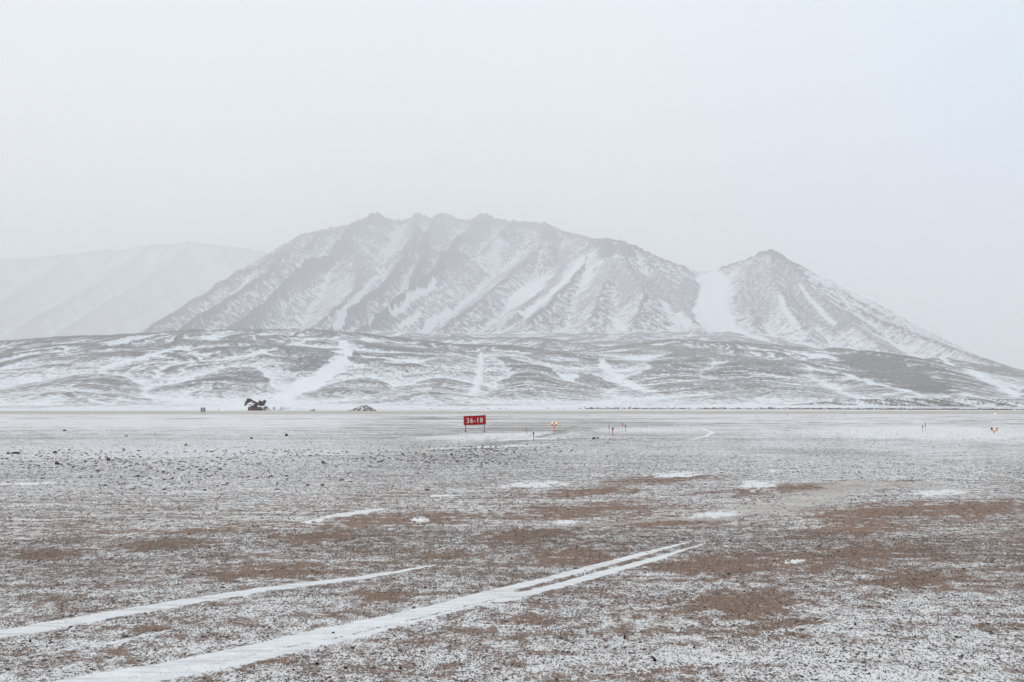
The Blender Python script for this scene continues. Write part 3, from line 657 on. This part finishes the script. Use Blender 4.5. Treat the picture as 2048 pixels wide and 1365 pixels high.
# dark broken stones along the stream bank beyond the runway
n = 4790
qx = np.concatenate([1170 + 900 * rng.random(3700), 400 + 800 * rng.random(90), 1600 + 420 * rng.random(1000)]); qr = 322 + 12 * rng.random(n) + 26 * rng.random(n) ** 4
keep = fbm(qx / 26, qr / 5, 5, 4, .7) + .30 * rng.random(n) > .10
pp = np.array([P(a, 815, b)[:2] for a, b in zip(qx[keep], qr[keep])])
hz = height(pp[:, 0], pp[:, 1])[0]
bk = stone_cloud('bank_rubble', pp[:, 0], pp[:, 1], np.maximum(hz, -.02), .08 + .34 * rng.random(keep.sum()) ** 2.5, sm_, 9, .8)
bk['kind'] = 'stuff'; bk['label'] = 'dark broken rubble in a thin line beyond the far edge of the runway'; bk['category'] = 'rubble'

# ------------------------------------------------------------------ object builders
def tag(o, label=None, cat=None, group=None, kind=None):
    if label: o['label'] = label
    if cat: o['category'] = cat
    if group: o['group'] = group
    if kind: o['kind'] = kind
    return o
def empty(name, loc, rz=0.0):
    e = bpy.data.objects.new(name, None); COL.objects.link(e); e.location = loc; e.rotation_euler = (0, 0, rz); e.empty_display_size = .2; return e
def link_bm(name, bm, mat, parent=None, smooth=False):
    bmesh.ops.recalc_face_normals(bm, faces=bm.faces); me = bpy.data.meshes.new(name); bm.to_mesh(me); bm.free()
    for p_ in me.polygons: p_.use_smooth = smooth
    me.materials.append(mat); o = bpy.data.objects.new(name, me); COL.objects.link(o); o.parent = parent; return o
def bbox(bm, c, s, rot=None, bev=0.0):
    M_ = Matrix.Translation(c) @ (rot.to_4x4() if rot else Matrix.Identity(4)) @ Matrix.Diagonal((*s, 1))
    r_ = bmesh.ops.create_cube(bm, size=1, matrix=M_)
    if bev: bmesh.ops.bevel(bm, geom=list({e for v in r_['verts'] for e in v.link_edges}), offset=bev, segments=2, affect='EDGES')
def btube(bm, a, b, r0, r1=None, n=10):
    a = Vector(a); b = Vector(b); r1 = r0 if r1 is None else r1; q = (b - a).to_track_quat('Z', 'Y')
    bmesh.ops.create_cone(bm, cap_ends=True, segments=n, radius1=r0, radius2=r1, depth=(b - a).length, matrix=Matrix.Translation((a + b) / 2) @ q.to_matrix().to_4x4())
def blathe(bm, prof, n=14, M_=None):
    rings = []
    for r_, z_ in prof: rings.append([bm.verts.new((r_ * math.cos(2 * math.pi * k / n), r_ * math.sin(2 * math.pi * k / n), z_)) for k in range(n)])
    for a, b in zip(rings[:-1], rings[1:]):
        for k in range(n): bm.faces.new((a[k], a[(k + 1) % n], b[(k + 1) % n], b[k]))
    bm.faces.new(rings[0][::-1]); bm.faces.new(rings[-1])
    if M_ is not None: bmesh.ops.transform(bm, matrix=M_, verts=[v for r_ in rings for v in r_])
def bprism(bm, outline, y0, y1):      # outline in XZ, extruded along Y
    f_ = [bm.verts.new((x, y0, z)) for x, z in outline]; b_ = [bm.verts.new((x, y1, z)) for x, z in outline]
    bm.faces.new(f_); bm.faces.new(b_[::-1]); n = len(f_)
    for k in range(n): bm.faces.new((f_[k], b_[k], b_[(k + 1) % n], f_[(k + 1) % n]))
def copy_tree(o, parent=None):
    c = o.copy(); COL.objects.link(c); c.parent = parent
    for ch in [q for q in bpy.data.objects if q.parent == o]: copy_tree(ch, c)
    return c

ORANGE = flat('orange_paint', (0.70, 0.17, 0.008), .7, .08, wear=.2)
BLUEG = flat('blue_glass', (0.015, 0.09, 0.38), .15, .6, wear=.1)
GREY = flat('galvanised_post', (0.17, 0.175, 0.18), .5, .5, .5, .2)
RED = flat('red_sign_face', (0.42, 0.005, 0.012), .8, .03, wear=.12, scale=2.5)
WHITE = flat('white_lettering', (0.80, 0.80, 0.80), .5, .4, wear=.06)
ALU = flat('sign_edge_metal', (0.30, 0.30, 0.31), .45, .5, .5, .2)
BLACK = flat('black_rubber', (0.02, .02, .022), .6, .3)
REDP = flat('marker_red', (0.34, 0.012, 0.018), .8, .05, wear=.3)
STAKE = flat('thin_stake', (0.34, 0.33, 0.33), .6, .3)
LIT = flat('lit_amber_lens', (0.8, 0.22, .02), .5, .1, emit=(1, .24, .015, 1), es=.75)
LITC = flat('lit_lamp_core', (0.9, 0.7, .4), .3, .4, emit=(1, .72, .38, 1), es=1.7)
DKRED = flat('dark_red_glass', (0.20, 0.006, .008), .15, .6, wear=.1)
YELG = flat('yellow_glass', (0.75, 0.38, .01), .15, .6, wear=.1)
CONC = flat('concrete_pad', (0.27, .265, .26), .9, .1, wear=.3)

# ---- holding position sign
s0 = G(949.5, 864.6); sx_ = math.hypot(*s0) / FPX           # metres per survey pixel at the sign
ry = math.radians(-4)
sign = empty('runway_sign', (s0[0], s0[1], 0), -math.atan2(s0[0], s0[1]) )
tag(sign, 'red rectangular airfield sign reading 36-18 in white on two grey posts', 'sign')
px1 = s0[1] / FPX * 1.0
wS, hS = 43.6 * px1, 18.0 * px1; zc = (864.6 - 841.2) * px1; tl = Matrix.Rotation(-math.radians(2.3), 3, 'Y')
bm = bmesh.new(); bbox(bm, (0, 0, zc), (wS, .06, hS), tl, .006); panel = link_bm('panel', bm, RED, sign)
bm = bmesh.new()
for q, s_ in (((0, 0, hS / 2 + .012), (wS + .05, .075, .026)), ((0, 0, -hS / 2 - .012), (wS + .05, .075, .026)), ((wS / 2 + .012, 0, 0), (.026, .072, hS + .02)), ((-wS / 2 - .012, 0, 0), (.026, .072, hS + .02))):
    bbox(bm, Vector((0, 0, zc)) + tl @ Vector(q), s_, tl)
link_bm('edge_trim', bm, ALU, sign)
for sx1 in (-18.4, 18.9):
    bm = bmesh.new(); bbox(bm, (sx1 * px1, .065, (864.6 - (829.0 if sx1 > 0 else 832)) * px1 / 2), (.07, .05, (864.6 - (829.0 if sx1 > 0 else 832)) * px1), None, .004)
    post = link_bm('post', bm, GREY, sign)
    bm = bmesh.new(); bbox(bm, (sx1 * px1, .05, .02), (.30, .26, .045), None, .006); link_bm('foot_plate', bm, GREY, post)
cu = bpy.data.curves.new('lettering', 'FONT'); cu.body = '36-18'; cu.size = 12.6 * px1; cu.extrude = .004; cu.align_x = 'CENTER'; cu.align_y = 'CENTER'; cu.offset = .004; cu.space_character = 1.18
to = bpy.data.objects.new('lettering_curve', cu); COL.objects.link(to); bpy.context.view_layer.update()
me = bpy.data.meshes.new_from_object(to.evaluated_get(bpy.context.evaluated_depsgraph_get())); bpy.data.objects.remove(to)
me.materials.clear(); me.materials.append(WHITE)
xs = [v.co.x for v in me.vertices]; zs = [v.co.y for v in me.vertices]; kx = 32.0 * px1 / (max(xs) - min(xs)); kz = 9.6 * px1 / (max(zs) - min(zs))
mxx, mzz = (max(xs) + min(xs)) / 2, (max(zs) + min(zs)) / 2
for v in me.vertices:
    q = tl @ Vector(((v.co.x - mxx) * kx, 0, (v.co.y - mzz) * kz)); v.co = (q.x, -.034 - v.co.z - .002, q.z + zc)
lt = bpy.data.objects.new('lettering', me); COL.objects.link(lt); lt.parent = panel

# ---- blue edge lights on orange stakes
def edge_light(lens, k=1.0):
    t_ = empty('edge_light', (0, 0, 0))
    bm = bmesh.new(); blathe(bm, [(.052, 0), (.052, .012), (.028, .02), (.024, .40), (.034, .41)]); link_bm('stake', bm, ORANGE, t_, True)
    bm = bmesh.new(); blathe(bm, [(.034, .405), (.062, .43), (.068, .50), (.060, .53)]); link_bm('lamp_housing', bm, ORANGE, t_, True)
    bm = bmesh.new(); blathe(bm, [(.058, .528), (.066, .56), (.064, .60), (.045, .645), (.015, .66)]); link_bm('lens', bm, lens, t_, True)
    bm = bmesh.new(); bbox(bm, (0, 0, .012), (.20, .20, .03), None, .005); link_bm('base_plate', bm, CONC, t_)
    return t_
EL = edge_light(BLUEG)
first = True
GR = 'blue taxiway edge lights on orange stakes'
for px, yt, yb, lab in ((1067, 864, 880.5, 'blue-topped orange stake light right of the red 36-18 sign, nearest to the camera'),
                        (1225.5, 855.5, 872, 'blue-topped orange stake light just behind the dark lump with a fallen stake'),
                        (1251, 850, 863, 'slimmer blue-topped orange light right of the pair of red flags, farther of two'),
                        (1845.5, 851, 862.8, 'blue-topped orange light beside a thin grey marker on the white snow at right'),
                        (1511, 832, 837, 'tiny orange light stake by the runway, left one of a close pair'),
                        (1516.5, 832.6, 839.5, 'small orange light stake by the runway, taller right one of a close pair'),
                        (1575, 829.5, 834.2, 'tiny orange stake light alone at the runway edge, right of the close pair')):
    o = EL if first else copy_tree(EL); first = False
    g = G(px, yb); k = (yb - yt) * g[1] / FPX / .66; o.location = (g[0], g[1], ground_z(g[0], g[1])); o.scale = (k * 1.0,) * 3
    tag(o, lab, 'airfield light', GR)

# ---- twin lamp heads on a T bar
def twin(mats, px, yb, yc, yl, dx, lab, lit, fa):
    g = G(px, yb); u = g[1] / FPX; t_ = empty('twin_lamp', (g[0], g[1], 0), -math.atan2(g[0], g[1])); tag(t_, lab, 'airfield light', 'twin globe lamps on orange T-shaped stands')
    hb = (yb - yc) * u; hl = (yb - yl) * u; d_ = dx * u
    bm = bmesh.new(); blathe(bm, [(.07, 0), (.07, .02), (.035, .03), (.035, hb)]); link_bm('stem', bm, ORANGE, t_, True)
    bm = bmesh.new(); btube(bm, (-d_ - .04, 0, hb), (d_ + .04, 0, hb), .035, n=10); link_bm('crossbar', bm, ORANGE, t_, True)
    for sgn, mt_ in ((-1, mats[0]), (1, mats[1])):
        x = sgn * d_; R_ = 2.35 * u
        bm = bmesh.new(); btube(bm, (x, 0, hb), (x, 0, hl - R_ * .8), .03); btube(bm, (x, 0, hl - R_ * 1.25), (x, 0, hl - R_ * .45), R_ * .45, R_ * .9, 16); hd = link_bm('lamp_holder', bm, ORANGE if lit else YELG, t_, True)
        Mt = Matrix.Translation((x, -.02, hl)) @ Matrix.Rotation(math.radians(fa), 4, 'X')
        bm = bmesh.new(); blathe(bm, [(R_ * .98, -.06), (R_ * 1.0, 0), (R_ * .95, .05), (R_ * .78, .085)] , 20, Mt); link_bm('lamp_rim', bm, ORANGE if lit else mt_, t_, True)
        if lit:
            bm = bmesh.new(); blathe(bm, [(R_ * .80, .075), (R_ * .72, .11), (R_ * .45, .135), (.01, .15)], 20, Mt); ln = link_bm('lens', bm, LIT, t_, True)
            bm = bmesh.new(); blathe(bm, [(R_ * .44, .137), (R_ * .36, .156), (.01, .166)], 16, Mt); link_bm('bulb_glow', bm, LITC, ln, True)
        else:
            bm = bmesh.new(); bmesh.ops.create_uvsphere(bm, u_segments=18, v_segments=10, radius=R_ * .96, matrix=Matrix.Translation((x, 0, hl))); link_bm('globe', bm, mt_, t_, True)
twin((LIT, LIT), 1108.4, 863, 851.6, 847.0, 4.1, 'lit amber twin lamp on an orange T-shaped stand right of the red sign', True, 90)
twin((DKRED, YELG), 1988.9, 866.8, 862.2, 857.6, 4.6, 'unlit twin lamp with dark red and yellow globes on the snow at far right', False, 90)

# ---- small lit runway lamps
def small_lamp():
    t_ = empty('runway_lamp', (0, 0, 0))
    bm = bmesh.new(); blathe(bm, [(.05, 0), (.03, .03), (.03, .45), (.07, .47), (.07, .52)]); link_bm('stake', bm, ORANGE, t_, True)
    bm = bmesh.new(); blathe(bm, [(.09, .52), (.11, .57), (.10, .66), (.05, .72), (.01, .73)]); link_bm('lens', bm, LITC, t_, True)
    return t_
SL = small_lamp(); first = True
for px, yt, yb, lab in ((443.8, 820.5, 827, 'small glowing runway lamp just right of the grey board on legs'),
                        (593, 820.8, 823.3, 'faint glowing runway lamp at the runway far edge between the machine and the gravel heap'),
                        (1990.5, 827.3, 834, 'small glowing lamp by the runway behind the red and yellow twin lamp'),
                        (1773, 825.5, 828.6, 'faint glowing runway lamp left of the small grey marker, at the far side'),
                        (44.5, 818.5, 821.5, 'faint glowing runway lamp at the far left edge of the view')):
    o = SL if first else copy_tree(SL); first = False
    g = G(px, yb); k = (yb - yt) * g[1] / FPX / .73; o.location = (g[0], g[1], .01); o.scale = (k,) * 3; tag(o, lab, 'airfield light', 'small lit runway lamps')

# ---- flag markers: red sleeve on a thin stake, some leaning
def marker(mat):
    t_ = empty('snow_marker', (0, 0, 0))
    bm = bmesh.new(); btube(bm, (0, 0, 0), (0, 0, .95), .009, .007, 6); link_bm('stake', bm, STAKE, t_, True)
    bm = bmesh.new(); blathe(bm, [(.018, .50), (.034, .53), (.036, .80), (.030, .98), (.012, 1.0)], 8); link_bm('sleeve', bm, mat, t_, True)
    return t_
MK = marker(REDP); MG = marker(GREY); first = [True, True]
for px, yt, yb, lean, mt_, lab in ((1054.6, 857, 869, -12, 0, 'dark red sleeve on a stake leaning left, behind the nearest blue-topped light'),
                        (1219, 850, 868.5, -4, 0, 'red sleeve marker beside the blue-topped light near the fallen stake'),
                        (1245.6, 845, 864, -5, 0, 'pinkish red sleeve marker left of the farther blue-topped light'),
                        (1851.5, 845.5, 864, -1, 1, 'grey sleeve on a thin stake beside a blue-topped light on white snow'),
                        (919.2, 824.2, 829.8, -3, 0, 'tiny reddish marker at the runway edge behind the left end of the red sign'),
                        (1036, 824.4, 831, 0, 0, 'tiny reddish marker in a brown patch, first right of the red sign'),
                        (1131.3, 826.6, 831.6, 2, 0, 'tiny reddish marker on the runway edge behind the lit twin lamp'),
                        (1171.4, 826.4, 830.8, 0, 0, 'tiny grey-red marker by the runway, upper left one of two close together'),
                        (1174.8, 829.8, 836.4, 1, 0, 'small reddish marker by the runway, lower right one of two close together'),
                        (1689.2, 827.5, 834.2, 1, 1, 'small grey marker stake beside the runway at right, left of the white snow')):
    src = (MK, MG)[mt_]; o = src if first[mt_] else copy_tree(src); first[mt_] = False
    g = G(px, yb); k = (yb - yt) * g[1] / FPX; o.location = (g[0], g[1], ground_z(g[0], g[1])); o.scale = (max(k, .8),) * 2 + (k,); o.rotation_euler = (0, math.radians(lean), 0)
    tag(o, lab, 'marker', 'slim snow markers with sleeves')

# ---- the grey board seen from behind
g = G(406, 831); u = g[1] / FPX
bd = empty('notice_board', (g[0], g[1], .006)); tag(bd, 'grey board on two thin legs with dark uprights, seen from behind by the runway', 'sign')
bm = bmesh.new(); bbox(bm, (-.3 * u, 0, 10.9 * u), (9.8 * u, .05, 8.6 * u), None, .01); link_bm('board', bm, flat('board_grey', (.46, .465, .48), .7, .1), bd)
for x, w_ in ((-2.4, 1.0), (3.3, 1.3)):
    bm = bmesh.new(); bbox(bm, (x * u, -.06, 10.9 * u), (w_ * u, .06, 8.8 * u), None, .005); link_bm('upright', bm, flat('upright_dark', (.09, .09, .10), .7, .1), bd)
for x in (-1.6, 4.0):
    bm = bmesh.new(); bbox(bm, (x * u, .03, 3.4 * u), (.6 * u, .05, 6.8 * u), None, .004); link_bm('leg', bm, GREY, bd)

# ---- the crushing machine at the far side
g = G(511, 821.6); u = g[1] / FPX; cr_ = empty('gravel_crusher', (g[0], g[1], -.1)); cr_.rotation_euler = (0, 0, 0)
tag(cr_, 'black and rust-brown quarry machine with a bent raised conveyor arm beyond the runway', 'machine')
def K(px, py_): return ((px - 511) * u, (821.6 - py_) * u + .1)
MB_ = flat('machine_black', (.018, .014, .018), .7, .2, wear=.3); RU = flat('rusty_steel', (.17, .075, .055), .85, .15, wear=.5, scale=1.5); RT = flat('rust_tip', (.22, .07, .03), .85, .15, wear=.3, scale=2)
def slab(name, pts, y0, y1, mat, par):
    bm = bmesh.new(); bprism(bm, [K(*q) for q in pts], y0, y1); return link_bm(name, bm, mat, par)
body = slab('chassis', [(498.2,820.2),(498.4,814.4),(521.5,814.2),(521.8,820)], -1.1, 1.1, MB_, cr_)
for k in range(5):
    x0 = 499 + k * 4.5; slab('side_panel', [(x0, 819.6), (x0 + .1, 814.9), (x0 + 3.6, 814.8), (x0 + 3.7, 819.8)], -1.28, -1.1, RU, body)
for s_ in (-1, 1):
    bm = bmesh.new()
    for k in range(2):
        for m_ in range(3):
            a_ = K(500.5 + m_ * 8.6, 820.0); btube(bm, (a_[0], s_ * 1.12, .42), (a_[0], s_ * .75, .42), .42, n=16)
        break
    link_bm('track', bm, BLACK, cr_, True)
slab('turret', [(506,814.4),(507.5,811.5),(509,808.5),(513,807.5),(514,811),(513.8,814.4)], -.7, .7, MB_, cr_)
slab('engine_deck', [(503.5,814.4),(503.8,811.9),(507.5,811.6),(507.6,814.4)], -.9, .9, MB_, cr_)
arm = slab('arm', [(493.8,799.2),(494.6,797.8),(500.5,797.9),(503,800.2),(519.5,807.6),(522.5,811.4),(519.5,811.8),(510,807.0),(501.6,801.6),(500.2,803.2),(497.2,803.8),(494,802)], -.45, .45, MB_, cr_)
slab('hanging_chute', [(494.6,799),(499.6,802.5),(498,805.8),(495.8,806.8),(493,807),(490.6,806.2),(491.6,803.8),(493.8,801.6)], -.62, .62, MB_, arm)
slab('chute_tip', [(491.4,806.3),(494.2,807.2),(491.6,811.9),(488.2,811.6),(489.8,808.6)], -.55, .55, RT, arm)
bm = bmesh.new(); a_ = K(500.5, 803.4); b_ = K(507.5, 807.6); btube(bm, (a_[0], -.3, a_[1]), (b_[0], -.3, b_[1]), .09); btube(bm, (a_[0], .3, a_[1]), (b_[0], .3, b_[1]), .09); link_bm('hydraulic_rods', bm, GREY, arm)
hop = slab('hopper', [(518,802.6),(519.6,801.6),(523.4,804.2),(525.5,803.4),(528.8,800.4),(531.8,803.4),(528.6,807.4),(527.8,811.6),(522.5,811.7),(520.4,808.2),(518.2,806)], -.75, .75, MB_, cr_)
slab('hopper_liner', [(526.2,804.2),(528.7,801.4),(530.6,803.4),(528,806.4)], -.80, -.74, RU, hop)
slab('feed_belt', [(514,812.9),(514.2,812.1),(527,811.5),(527.6,812.2)], -.5, .5, MB_, cr_)
bm = bmesh.new()
for x in (498.6, 503.2):
    a_ = K(x, 814.4); b_ = K(x, 809.4); btube(bm, (a_[0], -1, a_[1]), (b_[0], -1, b_[1]), .06); btube(bm, (a_[0], 1, a_[1]), (b_[0], 1, b_[1]), .06)
a_ = K(498.6, 809.5); b_ = K(503.2, 809.5); btube(bm, (a_[0], -1, a_[1]), (b_[0], -1, b_[1]), .06); btube(bm, (a_[0], 1, a_[1]), (b_[0], 1, b_[1]), .06); btube(bm, (a_[0], -1, a_[1]), (a_[0], 1, a_[1]), .06)
link_bm('guard_rail', bm, GREY, cr_)

# ---- heaps of gravel
def heap_material(name, rock, sn):
    b = NB(name); n = b.noise(b.pos(), 1.6, 6, .7); g_ = b.n('ShaderNodeNewGeometry'); s_ = b.n('ShaderNodeSeparateXYZ'); b.t.links.new(g_.outputs['Normal'], s_.inputs[0])
    f = b.rng(b.math('ADD', n, b.math('MULTIPLY', s_.outputs[2], .25)), .70 - sn * .2, .80 - sn * .2)
    b.bump(n, .25, .8); return b.fin(b.mix(f, b.mix(b.rng(n, .4, .6), rock, tuple(c * .6 for c in rock)), SNOW), .9, .1)
HM = heap_material('heap_gravel', (.20, .155, .13), .05); HM2 = heap_material('heap_snowy', (.17, .17, .165), .35)
def heap(pxa, pxb, ytop, yb, peak, mat, lab, seed, grp='gravel heaps beyond the runway'):
    c = G((pxa + pxb) / 2, yb); u_ = c[1] / FPX; W_ = (pxb - pxa) * u_ / 2; Hh_ = (yb - ytop) * u_; nu, nv = 60, 30
    a_ = np.linspace(-1.15, 1.15, nu); b_ = np.linspace(-1.15, 1.15, nv); AA, BB = np.meshgrid(a_, b_)
    pk = (peak - (pxa + pxb) / 2) * u_ / W_
    xx = np.where(AA < pk, (AA - pk) / (1 + pk), (AA - pk) / (1 - pk)); dd_ = np.hypot(xx, BB)
    zz = Hh_ * np.clip(1 - dd_, 0, 1) ** 1.0 * (1 + .5 * fbm(AA * 2 + seed, BB * 2, seed, 4)) + .22 * fbm(AA * 6, BB * 6, seed + 3, 3) * (dd_ < .95) * Hh_ + np.where(dd_ > .98, -.15, 0)
    o = grid_mesh('gravel_heap', AA * W_, BB * W_ * .6, zz, {}, mat); o.location = (c[0], c[1] + W_ * .5, 0); tag(o, lab, 'gravel heap', grp)
heap(692, 753, 809.2, 822.6, 727, HM, 'cone-shaped brown and snowy gravel heap, largest and alone beyond the runway', 3)
heap(618, 640, 819.0, 822.6, 626, HM, 'low small gravel mound between the machine and the large brown heap', 5)
heap(520, 542, 810.8, 821.5, 529, HM2, 'pale snow-dusted heap right under the machine hopper', 8)
heap(548, 606, 813.8, 821.2, 562, HM2, 'long low snow-dusted heap just right of the posts beyond the machine', 11)

# frame of two posts right of the machine
g = G(547.5, 821.3); u = g[1] / FPX; fp = empty('post_frame', (g[0], g[1], 0)); tag(fp, 'small dark frame of two posts and a rail right of the machine', 'frame')
for x in (-1.0, 2.2):
    bm = bmesh.new(); bbox(bm, (x * u, 0, 3.4 * u), (.13, .13, 7.0 * u), None, .01); link_bm('post', bm, GREY, fp)
for z_ in (6.2, 3.4):
    bm = bmesh.new(); bbox(bm, (.6 * u, 0, z_ * u), (3.2 * u, .09, .12), None, .01); link_bm('rail', bm, GREY, fp)

# ---- single rocks that stand out
RB = flat('rock_rust', (.115, .058, .045), .9, .15, wear=.5, scale=9); RD_ = flat('rock_dark', (.06, .045, .042), .9, .15, wear=.45, scale=9); RT_ = flat('rock_tan', (.27, .22, .17), .9, .15, wear=.35, scale=9)
def rock(px, yb, wpx, hpx, mat, lab, seed):
    g_ = G(px, yb); u_ = g_[1] / FPX; rn = np.random.default_rng(seed); bm = bmesh.new(); bmesh.ops.create_icosphere(bm, subdivisions=3, radius=1)
    cut_ = [(Vector(rn.standard_normal(3)).normalized(), .55 + .35 * rn.random()) for _ in range(9)]
    for v in bm.verts:
        for n_, d_ in cut_:
            k_ = v.co.dot(n_) - d_
            if k_ > 0: v.co -= n_ * k_ * .9
        v.co *= 1 + .06 * rn.standard_normal()
        v.co.x *= wpx * u_ / 1.6; v.co.y *= wpx * u_ * .45; v.co.z *= hpx * u_ / 1.35
    o = link_bm('rock', bm, mat, None, False); o.location = (g_[0], g_[1], ground_z(g_[0], g_[1]) + hpx * u_ * .35); tag(o, lab, 'rock', 'larger rocks lying on the snowy ground')
for k, (px, yb, w_, h_, mt_, lab) in enumerate((
    (115, 930, 9, 6, RB, 'dark rusty rock at left, lower and larger of the two most prominent'),
    (217, 922, 7, 5, RB, 'rusty brown rock at left, second prominent one, up and right of the larger'),
    (572.5, 872.5, 6, 5, RD_, 'single dark rock on pale snow, left of the red sign'),
    (372, 892, 6, 4, RT_, 'pale tan rock alone on grey gravel, left of the middle'),
    (31, 907.5, 14, 4, RB, 'long flat rusty rock cluster piece near the left edge'),
    (16, 908, 7, 3, RB, 'small rusty rock at the left edge, just left of the long flat one'),
    (110, 906.5, 8, 4, RB, 'low rusty rock above the largest dark rusty rock'),
    (248, 901.5, 4, 3, RD_, 'small dark rock above and right of the second prominent rusty rock'),
    (252, 873.5, 6, 3, RT_, 'pale low rock on white snow, farthest of the left rocks'),
    (327, 945, 6.5, 2.8, RB, 'flat reddish rock on grey gravel, right of the left rubble band'),
    (503, 878, 5, 3, RD_, 'small dark rock left of and below the single dark rock'),
    (129, 862.5, 6, 3, RB, 'small brown lump on the white snow near the left'),
    (276, 953.5, 4, 2.4, RD_, 'small dark rock beside a twin on grey gravel, nearer to the right'),
    (242, 953.8, 5, 2, RD_, 'small flat dark rock beside a twin on grey gravel, left one'),
    (60.5, 1282.5, 5, 6, RD_, 'dark little stone beside the left rut at the lower left'),
    (634, 1330, 9, 4.5, RD_, 'flat dark grey stone at the bottom below the wide rut'),
    (692, 1339, 6, 4.5, RB, 'rust-coloured stone at the bottom, left one of an orange-brown pair'),
    (801, 1340.5, 7.5, 5, RB, 'rust-coloured stone at the bottom, right one of an orange-brown pair'),
    (666.5, 1268.5, 7, 4, RD_, 'dark pointed stone lying in the wide snow-filled rut'),
    (1309.5, 1324, 6, 7, RD_, 'dark egg-shaped stone at the bottom right of the middle'),
    (1249.5, 1279, 5, 5.5, RD_, 'black stone right of the wide rut among white snow'),
    (1710.5, 1252.5, 5, 5, RB, 'red-brown stone on speckled snow at the lower right'))):
    rock(px, yb, w_, h_, mt_, lab, 50 + k)

# dark lump and the stake lying by it
rock(1187.3, 877.8, 7, 4, RD_, 'blackish lump on the snow with a fallen stake at its right side', 99)
g = G(1196, 876.8); u = g[1] / FPX; bm = bmesh.new(); blathe(bm, [(.02, -3.6 * u), (.034, -3.4 * u), (.034, 1.5 * u), (.02, 1.8 * u)], 8, Matrix.Translation((0, 0, .05)) @ Matrix.Rotation(math.radians(90), 4, 'Y'))
o = link_bm('fallen_stake', bm, MB_, None, True); o.location = (g[0], g[1], ground_z(g[0], g[1])); tag(o, 'dark stake lying on the snow right of the blackish lump', 'stake')

# ------------------------------------------------------------------ air: even haze around everything
bm = bmesh.new(); bmesh.ops.create_cube(bm, size=1, matrix=Matrix.Translation((0, 0, 629)) @ Matrix.Diagonal((22000, 22000, 1262, 1)))
hm = bpy.data.materials.new('haze'); hm.use_nodes = True; ht = hm.node_tree; ht.nodes.clear()
ho = ht.nodes.new('ShaderNodeOutputMaterial'); hv = ht.nodes.new('ShaderNodeVolumePrincipled')
hv.inputs['Color'].default_value = (1.0, 0.985, 0.995, 1); hv.inputs['Density'].default_value = 0.00036; hv.inputs['Anisotropy'].default_value = 0.0
ht.links.new(hv.outputs[0], ho.inputs['Volume'])
hz_ = link_bm('haze', bm, hm); hz_['kind'] = 'stuff'
